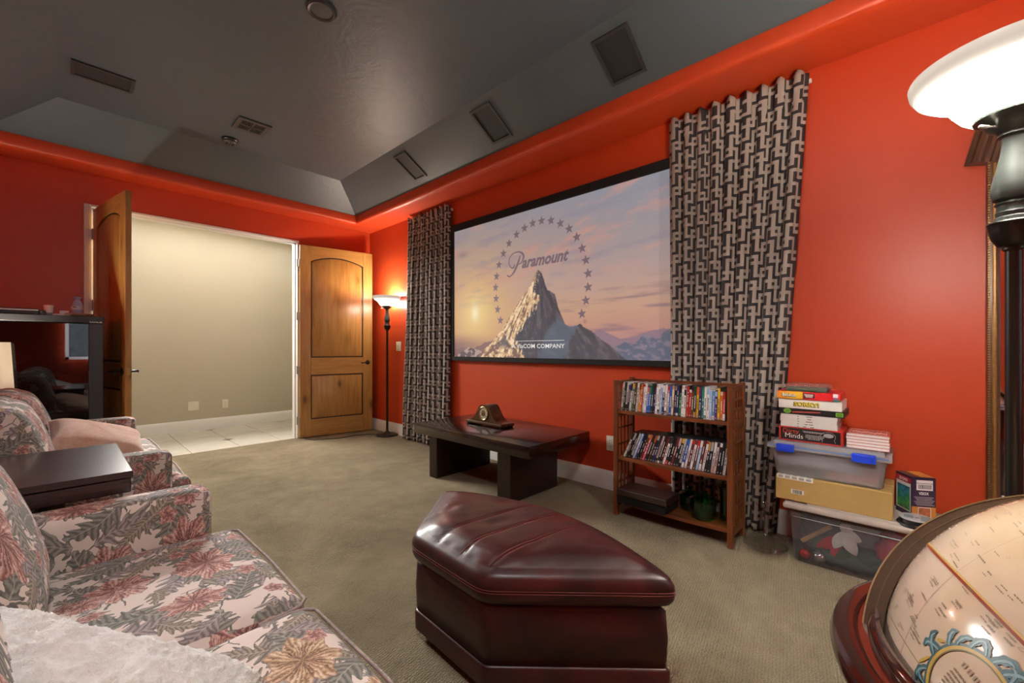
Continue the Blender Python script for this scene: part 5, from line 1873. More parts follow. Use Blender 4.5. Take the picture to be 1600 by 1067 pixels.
def torchiere(x, y, label, power, glow, sw=(-0.683, 0.730)):
    t = thing('floor_lamp', label, 'lamp', (x, y, 0), 0, 'matching torchiere floor lamps')
    c = (x, y, 0)
    build('base', MB().lathe([(0.140, 0.0), (0.143, 0.008), (0.138, 0.018), (0.120, 0.024), (0.085, 0.030), (0.040, 0.036), (0.024, 0.046), (0.018, 0.060)], c, 40), M_BRONZE, t)
    build('pole', MB().lathe([(0.0145, 0.055), (0.0145, 1.345), (0.019, 1.350), (0.019, 1.356)], c, 20), M_BRONZE, t)
    build('cup', MB().lathe([(0.020, 1.354), (0.026, 1.358), (0.036, 1.376), (0.041, 1.395), (0.042, 1.408), (0.044, 1.411), (0.042, 1.414), (0.030, 1.416)], c, 28), M_BRONZE, t)
    build('turned_rings', MB().lathe([(0.032, 1.414), (0.031, 1.424), (0.028, 1.427), (0.030, 1.436), (0.028, 1.440), (0.028, 1.452), (0.031, 1.456), (0.030, 1.460), (0.022, 1.462)], c, 28), M_PATINA, t)
    build('vase_stem', MB().lathe([(0.024, 1.460), (0.034, 1.468), (0.038, 1.482), (0.036, 1.505), (0.028, 1.540), (0.0215, 1.575), (0.019, 1.605), (0.020, 1.612)], c, 28), M_PATINA, t)
    fit = build('fitter', MB().lathe([(0.020, 1.610), (0.026, 1.615), (0.0255, 1.620), (0.029, 1.626), (0.044, 1.637), (0.049, 1.648), (0.052, 1.650), (0.066, 1.658), (0.070, 1.668), (0.066, 1.668)], c, 32, cap=False), M_PATINA, t)
    s_ = Vector((sw[0], sw[1], 0)).normalized()
    p = Vector((x, y, 1.634))
    build('turn_switch', MB().tube([tuple(p + s_ * 0.038), tuple(p + s_ * 0.060), tuple(p + s_ * 0.061), tuple(p + s_ * 0.066), tuple(p + s_ * 0.078), tuple(p + s_ * 0.082)], [0.0025, 0.0025, 0.004, 0.0045, 0.0045, 0.002], 10), M_NICKEL, fit)
    prof = [(0.060, 1.660), (0.072, 1.664), (0.088, 1.677), (0.103, 1.698), (0.116, 1.719), (0.130, 1.730), (0.150, 1.738), (0.168, 1.750), (0.178, 1.766), (0.181, 1.782), (0.179, 1.787), (0.176, 1.786)]
    build('glass_shade', MB().lathe(prof, c, 56, cap=False), shade_mat('lit_frosted_glass', glow), t, smooth=80)
    build('bulb', MB().lathe([(0.012, 1.655), (0.013, 1.668), (0.020, 1.680), (0.023, 1.693), (0.019, 1.706), (0.010, 1.713), (0.0, 1.715)], c, 20), M_BULB, t)
    l = lamp('lamp_glow', 'POINT', (0, 0, 0), power, (1.0, 0.88, 0.72), 0.045)
    l.parent = t
    l.location = (0, 0, 1.765)
    return t


torchiere(2.865, 4.881, 'bronze torchiere floor lamp beside the folded door and narrow curtain', TORCH_FAR, 60.0)
torchiere(1.512, -0.182, 'bronze torchiere floor lamp with a large frosted bowl behind the globe', TORCH_NEAR, 250.0)
b_ = MB().tube([(2.83, 4.98, 0.006), (2.72, 5.10, 0.006), (2.55, 5.16, 0.006), (2.35, 5.13, 0.006), (2.22, 5.20, 0.006), (2.10, 5.26, 0.006), (2.04, 5.40, 0.006)], 0.004, 6)
solo('power_cord', b_, M_BLACKMATTE, 'thin dark lamp cord trailing over the carpet under the folded door', 'cord')

# ================================================================== GLOBE
GC = Vector((0.894, -0.276, 0.68))
t = thing('globe_stand', 'polished mahogany floor globe stand with a broad horizon ring', 'globe stand', (GC.x, GC.y, 0))
RO, RI = 0.370, 0.310
build('horizon_ring', MB().lathe([(RI, -0.050), (RI, -0.006), (RI + 0.004, 0.0), (RO - 0.036, 0.0), (RO - 0.033, -0.003)], tuple(GC), 96, cap=False), M_MAHOG, t, smooth=40)
build('ring_edge', MB().lathe([(RO - 0.034, -0.004), (RO - 0.030, 0.002), (RO - 0.016, 0.002), (RO - 0.004, -0.004), (RO, -0.016), (RO - 0.003, -0.028), (RO - 0.012, -0.034), (RO - 0.014, -0.050), (RO - 0.030, -0.058), (RI, -0.054), (RI, -0.050)], tuple(GC), 96, cap=False), M_MAHOG_DARK, t, smooth=40)
build('collar', MB().lathe([(RI + 0.013, -0.002), (RI + 0.011, 0.010), (RI + 0.007, 0.018), (RI + 0.003, 0.021), (RI - 0.002, 0.019), (RI - 0.002, -0.050)], tuple(GC), 96, cap=False), M_MAHOG_DARK, t, smooth=40)
for k in range(4):
    a = pi / 4 + k * pi / 2
    ex, ey = math.cos(a), math.sin(a)
    b_ = MB()
    prof = [(0.018, 0.0), (0.024, 0.03), (0.017, 0.08), (0.021, 0.20), (0.029, 0.30), (0.022, 0.38), (0.027, 0.42), (0.020, 0.48), (0.026, 0.60), (0.030, 0.632)]
    b_.lathe(prof, (GC.x + 0.330 * ex, GC.y + 0.330 * ey, 0), 16)
    build('leg', b_, M_MAHOG_DARK, t)
for k in range(2):
    a = pi / 4 + k * pi / 2
    ex, ey = math.cos(a) * 0.33, math.sin(a) * 0.33
    build('stretcher', MB().tube([(GC.x - ex, GC.y - ey, 0.14 + 0.001 * k), (GC.x, GC.y, 0.17 + 0.014 * k), (GC.x + ex, GC.y + ey, 0.14 + 0.001 * k)], [0.013, 0.018, 0.013], 10), M_MAHOG_DARK, t)

az, tilt = 1.69, math.radians(43)
dr = Vector((math.cos(az), math.sin(az), 0))
hh_ = Vector((math.sin(az), -math.cos(az), 0))
wv_ = Vector((0, 0, 1)) * math.cos(tilt) + hh_ * math.sin(tilt)
mn = dr.cross(wv_).normalized()
SCN = GC + Vector((0, 0, -0.034))
RS = 0.303
g = thing('globe', 'large antique style cream floor globe in a tilted brass meridian', 'globe', tuple(SCN))


def mer(a, r, d):
    return tuple(SCN + dr * (r * math.cos(a)) + wv_ * (r * math.sin(a)) + mn * d)


def mer_ring(r0, r1, d0, d1, n=120):
    vs, fs = [], []
    for k in range(n):
        a = 2 * pi * k / n
        vs += [mer(a, r0, d0), mer(a, r1, d0), mer(a, r1, d1), mer(a, r0, d1)]
    for k in range(n):
        p, q = 4 * k, 4 * ((k + 1) % n)
        for i in range(4):
            j = (i + 1) % 4
            fs.append((p + i, q + i, q + j, p + j))
    return MB().add(vs, fs)


m, nt, b = newmat('brown_meridian_metal')
b.inputs['Roughness'].default_value = 0.5
b.inputs['Specular IOR Level'].default_value = 0.12
n1 = noise(nt, tex_coord(nt), 38, 4)
nt.links.new(mix(nt, n1, (0.042, 0.021, 0.010), (0.078, 0.041, 0.020)), b.inputs['Base Color'])
M_MERID = m
build('meridian', mer_ring(RS + 0.002, RS + 0.026, -0.006, 0.006), M_MERID, g, smooth=30)
build('meridian_edge', mer_ring(RS + 0.0255, RS + 0.0275, -0.007, 0.007), plain('brass_meridian_edge', (0.17, 0.10, 0.04), 0.35, 0.6), g, smooth=30)
build('meridian_line', mer_ring(RS + 0.0135, RS + 0.0143, -0.0066, 0.0066), plain('worn_brass_line', (0.10, 0.055, 0.025), 0.4, 0.5), g, smooth=30)
tk = MB()
for k in range(180):
    a = 2 * pi * k / 180
    q = [mer(a - 0.0014, RS + 0.0030, s_) for s_ in (-0.0066, 0.0066)] + [mer(a + 0.0014, RS + 0.0030, s_) for s_ in (-0.0066, 0.0066)]
    r_ = [mer(a - 0.0014, RS + 0.0085, s_) for s_ in (-0.0066, 0.0066)] + [mer(a + 0.0014, RS + 0.0085, s_) for s_ in (-0.0066, 0.0066)]
    tk.add([q[0], q[2], r_[2], r_[0]], [(0, 1, 2, 3)])
    tk.add([q[1], q[3], r_[3], r_[1]], [(3, 2, 1, 0)])
build('degree_marks', tk, plain('dark_degree_marks', (0.035, 0.018, 0.010), 0.5), g, smooth=0)['kind'] = 'stuff'

# map sphere: its own frame, so lettering and lines can be laid on it
# sphere frame: a vector to the middle of the visible map, image-right and image-up tangents
VC = (Vector((0, 0, CAM_H)) - SCN).normalized()


def sph_frame(d, up=(0, 0, 1)):
    d = Vector(d).normalized()
    u = Vector(up) - d * Vector(up).dot(d)
    u.normalize()
    r = u.cross(d)
    return d, r, u


def on_sphere(d, r, u, a, b_, lift=0.0006):
    """tangent-plane metres (a, b) at direction d, wrapped onto the ball"""
    L = math.hypot(a, b_)
    if L < 1e-9:
        return tuple(SCN + d * (RS + lift))
    th = L / RS
    q = d * math.cos(th) + (r * (a / L) + u * (b_ / L)) * math.sin(th)
    return tuple(SCN + q * (RS + lift))


EQN = Vector((-0.38, 0.50, 0.78)).normalized()
bmx = bmesh.new()
bmesh.ops.create_uvsphere(bmx, u_segments=96, v_segments=64, radius=RS)
sm_ = MB()
sm_.bm(bmx, 0, Matrix.Translation(SCN))
m, nt, b = newmat('antique_map_print')
tc = tex_coord(nt)
n1 = noise(nt, tc, 5, 4)
n2 = X(nt, noise(nt, tc, 14, 4, 0.6))
col = ramp(nt, n1, [(0.3, (0.60, 0.45, 0.28)), (0.5, (0.66, 0.53, 0.38)), (0.7, (0.67, 0.52, 0.42))])
nt.links.new(col, b.inputs['Base Color'])
b.inputs['Roughness'].default_value = 0.16
b.inputs['Coat Weight'].default_value = 0.4
b.inputs['Coat Roughness'].default_value = 0.06
build('map_sphere', sm_, m, g, smooth=180)
# printed lines on the map: equator band and fine graticule, laid on the ball as flat print
EN, ED = Vector((-0.192, 0.7116, -0.6758)).normalized(), 0.2014


def plane_band(nrm, dist, half, lift, n=160):
    nrm = Vector(nrm).normalized()
    e1 = nrm.orthogonal().normalized()
    e2 = nrm.cross(e1)
    vs, fs = [], []
    for k in range(n):
        a = 2 * pi * k / n
        for s_ in (-half, half):
            h = dist + s_
            r = math.sqrt(max(0, 1 - h * h))
            q = nrm * h + (e1 * math.cos(a) + e2 * math.sin(a)) * r
            vs.append(tuple(SCN + q * (RS + lift)))
    for k in range(n):
        k2 = (k + 1) % n
        fs.append((2 * k, 2 * k2, 2 * k2 + 1, 2 * k + 1))
    return MB().add(vs, fs)


build('equator_border', plane_band(EN, ED - 0.006, 0.0085, 0.0004), plain('ochre_map_ink', (0.62, 0.40, 0.12), 0.3), g, smooth=180)
build('equator_line', plane_band(EN, ED, 0.0055, 0.0007), plain('brick_red_map_ink', (0.27, 0.035, 0.010), 0.3), g, smooth=180)
gr = MB()
for dd in (ED - 0.36, ED + 0.36, ED - 0.68):
    q = plane_band(EN, dd, 0.0010, 0.0004)
    gr.add(q.v, q.f)
e1 = EN.orthogonal().normalized()
e2 = EN.cross(e1)
for k in range(6):
    a = pi * k / 6 + 0.2
    q = plane_band(e1 * math.cos(a) + e2 * math.sin(a), 0, 0.0009, 0.0004)
    gr.add(q.v, q.f)
build('graticule', gr, plain('pale_brown_map_ink', (0.36, 0.26, 0.17), 0.4), g, smooth=180)

CD, CR, CU = sph_frame((-0.6309, 0.7103, 0.3122))
CO = (-0.010, -0.027)
M_MAPINK = plain('sepia_map_ink', (0.20, 0.145, 0.095), 0.4)
M_MAPDARK = plain('dark_sepia_map_ink', (0.10, 0.06, 0.04), 0.4)
M_MAPTEAL = plain('teal_map_ink', (0.055, 0.135, 0.15), 0.35, var=0.85, nscale=120)
M_MAPGOLD = plain('gold_map_ink', (0.55, 0.36, 0.06), 0.35, var=0.3, nscale=90)
M_MAPOLIVE = plain('olive_map_ink', (0.17, 0.15, 0.04), 0.4)


def ell_ring(r0, r1, lift, n=72):
    mb = MB()
    vs = []
    for k in range(n):
        a = 2 * pi * k / n
        for r in (r0, r1):
            vs.append(on_sphere(CD, CR, CU, CO[0] + (0.048 + r) * math.cos(a), CO[1] + (0.056 + r) * math.sin(a), lift))
    return mb.add(vs, [(2 * k, 2 * k + 1, 2 * ((k + 1) % n) + 1, 2 * ((k + 1) % n)) for k in range(n)])


build('cartouche_outer', ell_ring(0.003, 0.0062, 0.0008), M_MAPTEAL, g, smooth=0)
build('cartouche_band', ell_ring(-0.0008, 0.0030, 0.0009), M_MAPGOLD, g, smooth=0)
build('cartouche_inner', ell_ring(-0.0024, -0.0008, 0.0009), M_MAPOLIVE, g, smooth=0)


def blob(mb, a, b_, ra, rb, ang, lift=0.0010, n=18, wob=0.10):
    vs = [on_sphere(CD, CR, CU, a, b_, lift)]
    for k in range(n):
        q = 2 * pi * k / n
        r = 1 + wob * math.sin(q * 5 + a * 900)
        x, y = ra * r * math.cos(q), rb * r * math.sin(q)
        vs.append(on_sphere(CD, CR, CU, a + x * math.cos(ang) - y * math.sin(ang), b_ + x * math.sin(ang) + y * math.cos(ang), lift))
    mb.add(vs, [(0, 1 + k, 1 + (k + 1) % n) for k in range(n)])




def curl(mb, ang, sweep, out, w0, lift=0.0010, bend=1.0):
    """a tapering acanthus-like scroll springing from the oval at angle ang"""
    n = 14
    P = []
    for k in range(n + 1):
        q = k / n
        a = math.radians(ang + sweep * q)
        o = 0.004 + out * math.sin(q * pi * 0.62) ** 0.9 * bend
        P.append((CO[0] + (0.048 + o) * math.cos(a), CO[1] + (0.056 + o) * math.sin(a)))
    vs = []
    for k in range(n + 1):
        j0, j1 = max(0, k - 1), min(n, k + 1)
        dx, dy = P[j1][0] - P[j0][0], P[j1][1] - P[j0][1]
        L = math.hypot(dx, dy) or 1
        q = k / n
        wd = w0 * math.sin(pi * (0.12 + 0.86 * q)) ** 0.7 * (1 + 0.16 * math.sin(q * 21))
        for s_ in (-1, 1):
            vs.append(on_sphere(CD, CR, CU, P[k][0] - s_ * dy / L * wd / 2, P[k][1] + s_ * dx / L * wd / 2, lift))
    mb.add(vs, [(2 * k, 2 * k + 1, 2 * k + 3, 2 * k + 2) for k in range(n)])


CURLS = ((176, 22, 0.016, 0.008), (158, -18, 0.020, 0.009), (146, 16, 0.018, 0.010), (132, -14, 0.015, 0.008), (122, -22, 0.010, 0.007), (104, -16, 0.013, 0.008), (84, 12, 0.014, 0.009), (78, -18, 0.016, 0.010), (64, -16, 0.019, 0.011), (52, 14, 0.014, 0.009), (46, -22, 0.018, 0.011), (198, -16, 0.012, 0.008))
sc, sh = MB(), MB()
for c_ in CURLS:
    curl(sc, *c_)
    curl(sh, c_[0] + c_[1] * 0.1, c_[1] * 0.75, c_[2] * 0.92, c_[3] * 0.30, 0.0013)
build('cartouche_scrolls', sc, M_MAPTEAL, g, smooth=0)['kind'] = 'stuff'
build('scroll_highlights', sh, plain('pale_teal_map_ink', (0.22, 0.38, 0.40), 0.35, var=0.4, nscale=150), g, smooth=0)['kind'] = 'stuff'
sc = MB()
for ang, off, ra, rb in ((30, 0.014, 0.014, 0.008), (20, 0.018, 0.012, 0.007), (140, 0.012, 0.006, 0.002), (172, 0.012, 0.012, 0.0018)):
    a = math.radians(ang)
    blob(sc, CO[0] + (0.048 + off) * math.cos(a), CO[1] + (0.056 + off) * math.sin(a), ra, rb, a + 1.0, 0.0011)
build('cartouche_gilding', sc, M_MAPGOLD, g, smooth=0)['kind'] = 'stuff'
td_ = EN.cross(CD)
if td_.dot(CR) < 0:
    td_ = -td_
TA = math.atan2(td_.dot(CU), td_.dot(CR))


def dash(mb, a, b_, L, h, ang=TA, lift=0.0009):
    """one run of illegible small print along the map text direction"""
    ca, sa = math.cos(ang), math.sin(ang)
    x = 0.0
    while x < L:
        w_ = rnd.uniform(0.0012, 0.0035)
        vs = []
        for px, py in ((x, 0), (x + w_, 0), (x + w_, h), (x, h)):
            vs.append(on_sphere(CD, CR, CU, a + px * ca - py * sa, b_ + px * sa + py * ca, lift))
        mb.add(vs, [(0, 1, 2, 3)])
        x += w_ + 0.0009


tx = MB()
ca, sa = math.cos(TA), math.sin(TA)
for k in range(9):
    yy = 0.016 - k * 0.0058
    L = 0.060 * math.sqrt(max(0.05, 1 - (yy / 0.05) ** 2))
    ox, oy = CO[0] - sa * yy - ca * L / 2, CO[1] + ca * yy - sa * L / 2
    dash(tx, ox, oy, L, 0.0021)
build('cartouche_print', tx, M_MAPINK, g, smooth=0)
tt = MB()
for k in range(7):
    yy, xx = 0.027, -0.026 + k * 0.0078
    ox, oy = CO[0] - sa * yy + ca * xx, CO[1] + ca * yy + sa * xx
    dash(tt, ox, oy, 0.0050, 0.0062)
build('cartouche_title', tt, plain('faded_title_ink', (0.36, 0.26, 0.17), 0.4), g, smooth=0)
pr = MB()
spots = 0
while spots < 190:
    a, b_ = rnd.uniform(-0.30, 0.22), rnd.uniform(-0.05, 0.30)
    if ((a - CO[0]) / 0.066) ** 2 + ((b_ - CO[1]) / 0.075) ** 2 < 1:
        continue
    dash(pr, a, b_, rnd.uniform(0.006, 0.020), rnd.choice([0.0011, 0.0014, 0.0018]))
    if rnd.random() < 0.5:
        dash(pr, a - 0.004, b_ - 0.004, rnd.uniform(0.006, 0.014), 0.0011)
    spots += 1
build('place_names', pr, M_MAPINK, g, smooth=0)['kind'] = 'stuff'
cs = MB()
for k in range(26):       # faint island outlines and a whale-like sea ornament
    a, b_ = rnd.uniform(-0.26, 0.2), rnd.uniform(0.0, 0.26)
    if ((a - CO[0]) / 0.07) ** 2 + ((b_ - CO[1]) / 0.08) ** 2 < 1:
        continue
    R = rnd.uniform(0.002, 0.007)
    n = 14
    P = [(a + R * (1 + 0.35 * math.sin(3 * q + k)) * math.cos(q), b_ + R * 0.7 * (1 + 0.3 * math.cos(2 * q + k)) * math.sin(q)) for q in [2 * pi * j / n for j in range(n)]]
    vs = []
    for x, y in P:
        vs.append(on_sphere(CD, CR, CU, x, y, 0.0008))
        vs.append(on_sphere(CD, CR, CU, a + (x - a) * 0.86, b_ + (y - b_) * 0.86, 0.0008))
    cs.add(vs, [(2 * j, 2 * ((j + 1) % n), 2 * ((j + 1) % n) + 1, 2 * j + 1) for j in range(n)])
build('island_outlines', cs, M_MAPINK, g, smooth=0)

# ================================================================== TALL MIRROR ON THE SCREEN WALL
t = thing('wall_mirror', 'tall gilt framed mirror under a ribbed moulding behind the floor lamp', 'mirror', (XW, -0.66, 0.40))
MY0, MY1, MZ0, MZ1 = -0.272, -1.05, 0.40, 1.985
fx = XW - 0.055
for nm, (a0, a1, b0, b1), mt in (('frame_stile', (MY0 - 0.042, MY0, MZ0, MZ1), M_WALNUT_MOULD), ('frame_stile', (MY1, MY1 + 0.042, MZ0, MZ1), M_WALNUT_MOULD), ('frame_rail', (MY1 + 0.042, MY0 - 0.042, MZ0, MZ0 + 0.042), M_WALNUT_MOULD), ('frame_rail', (MY1 + 0.042, MY0 - 0.042, MZ1 - 0.042, MZ1), M_WALNUT_MOULD)):
    build(nm, MB().box(fx + 0.012, XW, a0, a1, b0, b1, bev=0.006, seg=2), mt, t)
gb = MB()
z = MZ0 + 0.01
while z < MZ1 - 0.01:
    for yy in (MY0 - 0.006, MY1 + 0.006):
        gb.box(fx + 0.004, fx + 0.016, yy - 0.004, yy + 0.004, z, z + 0.006)
    z += 0.0115
build('gilt_beading', gb, M_GILT, t, smooth=0)['kind'] = 'stuff'
build('gilt_fillet', MB().box(fx + 0.005, fx + 0.014, MY0 - 0.030, MY0 - 0.017, MZ0 + 0.01, MZ1 - 0.01, bev=0.003).box(fx + 0.005, fx + 0.014, MY1 + 0.017, MY1 + 0.030, MZ0 + 0.01, MZ1 - 0.01, bev=0.003), M_GILT, t)
m, nt, b = newmat('mirror_silvering')
b.inputs['Metallic'].default_value = 1.0
b.inputs['Roughness'].default_value = 0.03
nt.links.new(mix(nt, noise(nt, tex_coord(nt), 3, 2), (0.84, 0.84, 0.84), (0.88, 0.88, 0.87)), b.inputs['Base Color'])
build('mirror_glass', MB().box(XW - 0.024, XW - 0.004, MY1 + 0.042, MY0 - 0.042, MZ0 + 0.042, MZ1 - 0.042), m, t, smooth=0)
# ribbed crown moulding raking up from the frame corner on either side, level across the top
prof = [(0.0, 0.0), (0.045, 0.0), (0.050, 0.010), (0.045, 0.018), (0.062, 0.026), (0.070, 0.040), (0.064, 0.050), (0.052, 0.056), (0.058, 0.066), (0.052, 0.078), (0.036, 0.086), (0.040, 0.098), (0.030, 0.108), (0.0, 0.110)]


def raking(p0, p1):
    """moulding run between two (y, z) points, profile outwards from the wall and across the run"""
    d = Vector((0, p1[0] - p0[0], p1[1] - p0[1]))
    d.normalize()
    q = Vector((1, 0, 0)).cross(d)
    vs = []
    for P in (p0, p1):
        for o, a in prof:
            vs.append(tuple(Vector((XW - o, P[0], P[1])) + q * (a - 0.055)))
    n = len(prof)
    fs = [(k, k + 1, n + k + 1, n + k) for k in range(n - 1)] + [tuple(range(n)), tuple(range(2 * n - 1, n - 1, -1))]
    return MB().add(vs, fs)


for a, c_ in (((-0.255, 1.985), (-0.375, 2.50)), ((-1.067, 1.985), (-0.947, 2.50)), ((-0.345, 2.50), (-0.977, 2.50))):
    build('crown_moulding', raking(a, c_), M_WALNUT_MOULD, t, smooth=30)

# ================================================================== LEATHER OTTOMAN
t = thing('ottoman', 'oxblood leather wedge shaped ottoman on the carpet', 'ottoman', (1.12, 1.05, 0))
# plan corners: narrow front edge B-C, C-D, curved back D..A
PB, PC, PD, PA = Vector((0.945, 1.395)), Vector((0.925, 0.985)), Vector((1.312, 0.552)), Vector((1.33, 1.70))


def plan(n_side, grow, rad):
    """rounded outline of the wedge, grown outwards, fixed number of points"""
    back = []
    for k in range(1, 12):
        q = k / 12
        p = PD.lerp(PA, q)
        nrm = Vector((PA.y - PD.y, -(PA.x - PD.x)))
        nrm.normalize()
        back.append(p + nrm * 0.165 * math.sin(pi * q))
    raw = [PB, PC, PD] + back + [PA]
    # offset
    c = sum(raw, Vector((0, 0))) / len(raw)
    n = len(raw)
    off = []
    for i in range(n):
        p0, p1, p2 = raw[i - 1], raw[i], raw[(i + 1) % n]
        d1, d2 = (p1 - p0).normalized(), (p2 - p1).normalized()
        n1, n2 = Vector((d1.y, -d1.x)), Vector((d2.y, -d2.x))
        m_ = (n1 + n2)
        m_ = m_ / max(0.35, m_.length_squared) * 2
        off.append(p1 + m_ * grow)
    raw = off
    # round corners by dense resample then local smoothing
    pts = []
    tot = [0]
    for i in range(n):
        tot.append(tot[-1] + (raw[(i + 1) % n] - raw[i]).length)
    N = n_side
    for k in range(N):
        s_ = tot[-1] * k / N
        i = max(j for j in range(n) if tot[j] <= s_ + 1e-9)
        q = (s_ - tot[i]) / max(1e-9, tot[i + 1] - tot[i])
        pts.append(raw[i].lerp(raw[(i + 1) % n], q))
    step_ = tot[-1] / N
    it = int((rad / step_) ** 2 * 0.9) + 1
    for _ in range(it):
        pts = [(pts[i - 1] + pts[i] * 2 + pts[(i + 1) % N]) / 4 for i in range(N)]
    return pts


def rings_mesh(rings, cap_bottom=True, cap_top=None):
    mb = MB()
    n = len(rings[0])
    vs, fs = [], []
    for r in rings:
        vs += r
    for i in range(len(rings) - 1):
        for k in range(n):
            fs.append((i * n + k, i * n + (k + 1) % n, (i + 1) * n + (k + 1) % n, (i + 1) * n + k))
    if cap_bottom:
        fs.append(tuple(range(n - 1, -1, -1)))
    if cap_top:
        vs.append(cap_top)
        o = (len(rings) - 1) * n
        for k in range(n):
            fs.append((o + k, o + (k + 1) % n, len(vs) - 1))
    return mb.add(vs, fs)


NP = 200


def lvl(grow, z, rad=0.012):
    return [(p.x, p.y, z) for p in plan(NP, grow, rad)]


build('base', rings_mesh([lvl(-0.008, 0.10), lvl(0.0, 0.105), lvl(0.004, 0.20), lvl(0.0, 0.285), lvl(-0.012, 0.297), lvl(-0.06, 0.300)], True, (1.14, 1.08, 0.300)), M_LEATHER, t, smooth=60)
build('plinth', rings_mesh([lvl(-0.002, 0.030), lvl(0.006, 0.034), lvl(0.007, 0.098), lvl(0.001, 0.105), lvl(-0.02, 0.106)]), M_LEATHER, t, smooth=60)
for p in (PB.lerp(PC, 0.15), PC.lerp(PD, 0.12), PD.lerp(PC, 0.1), PA.lerp(PD, 0.08)):
    q = p.lerp(Vector((1.14, 1.08)), 0.10)
    b_ = MB().cyl((q.x - 0.010, q.y, 0.018), (q.x + 0.010, q.y, 0.018), 0.018, n=16)
    b_.cyl((q.x, q.y, 0.012), (q.x, q.y, 0.045), 0.008, n=8)
    build('caster', b_, M_BLACKPLASTIC, t)
# cushion: rounded sides then a domed, channelled and tufted top
ctr = Vector((1.16, 1.10))
axis = (PC - PB).normalized()                    # channels run across this
seams = []
for q in (0.33, 0.66, 0.98):
    seams.append(PB.lerp(PC, q))
sdir = Vector((0.86, -0.14)).normalized()
snrm = Vector((-sdir.y, sdir.x))
tufts = [Vector(p) for p in ((1.13, 1.42), (1.35, 1.30), (1.16, 1.16), (1.37, 1.02), (1.13, 0.93), (1.29, 0.80))]


def top_z(x, y, e):
    """e = 0 at the rim .. 1 in the middle"""
    z = 0.408 + 0.034 * (1 - (1 - min(1, e)) ** 2.2)
    p = Vector((x, y))
    f = min(1, e * 3.0)
    for s_ in seams:
        d = abs((p - s_).dot(snrm))
        z -= 0.006 * math.exp(-(d / 0.007) ** 2) * (0.4 + 0.6 * f)
        z += 0.005 * (1 - math.exp(-(d / 0.05) ** 2)) * f * 0.6
    for q in tufts:
        v = p - q
        u_, v_ = v.dot(sdir), v.dot(snrm)
        z -= 0.008 * math.exp(-((u_ / 0.060) ** 2 + (v_ / 0.032) ** 2)) * f
    z += 0.0008 * math.sin(x * 61 + y * 23) * math.sin(y * 47 - x * 17) * f
    z += 0.0010 * math.sin((p.x * sdir.y - p.y * sdir.x) * 95) * math.exp(-((e - 0.06) / 0.06) ** 2)
    return z


rings = []
for grow, z in ((-0.03, 0.298), (0.002, 0.302), (0.016, 0.312), (0.022, 0.328), (0.0235, 0.346), (0.022, 0.3515), (0.0235, 0.357), (0.0225, 0.372), (0.015, 0.390), (0.003, 0.402)):
    rings.append(lvl(grow, z, 0.045))
rim = plan(NP, -0.012, 0.05)
K = 46
for i in range(0, K):
    e = (i / K)
    rings.append([(p.x + (ctr.x - p.x) * e, p.y + (ctr.y - p.y) * e, top_z(p.x + (ctr.x - p.x) * e, p.y + (ctr.y - p.y) * e, e * 1.9)) for p in rim])
build('cushion', rings_mesh(rings, True, (ctr.x, ctr.y, top_z(ctr.x, ctr.y, 1.9))), M_LEATHER, t, smooth=70)
st_ = MB()
for z, gq in ((0.3475, 0.0238), (0.3560, 0.0240)):
    P = plan(NP, gq, 0.045)
    st_.tube([(p.x, p.y, z) for p in P], 0.0011, 5, closed=True)
poly = [(p.x, p.y) for p in rim]
for s_ in seams:
    for dd in (-0.006, 0.006):
        pts = []
        for k in range(-60, 61):
            q = s_ + snrm * dd + sdir * (k * 0.012)
            # inside test with depth estimate
            inside = False
            j = len(poly) - 1
            for i in range(len(poly)):
                if (poly[i][1] > q.y) != (poly[j][1] > q.y) and q.x < (poly[j][0] - poly[i][0]) * (q.y - poly[i][1]) / (poly[j][1] - poly[i][1]) + poly[i][0]:
                    inside = not inside
                j = i
            if inside:
                # e from ray centre->q to the rim
                v = q - ctr
                L = v.length
                best = 1e9
                for (x, y) in poly:
                    w_ = Vector((x, y)) - ctr
                    c_ = w_.normalized().dot(v.normalized()) if L > 1e-6 else 1
                    if c_ > 0.999 and w_.length < best:
                        best = w_.length
                e = max(0, 1 - L / best) if best < 1e8 else 0.5
                pts.append((q.x, q.y, top_z(q.x, q.y, e * 1.9) + 0.0006))
        if len(pts) > 3:
            st_.tube(pts, 0.0010, 5)
build('stitching', st_, M_STITCH, t, smooth=60)['kind'] = 'stuff'

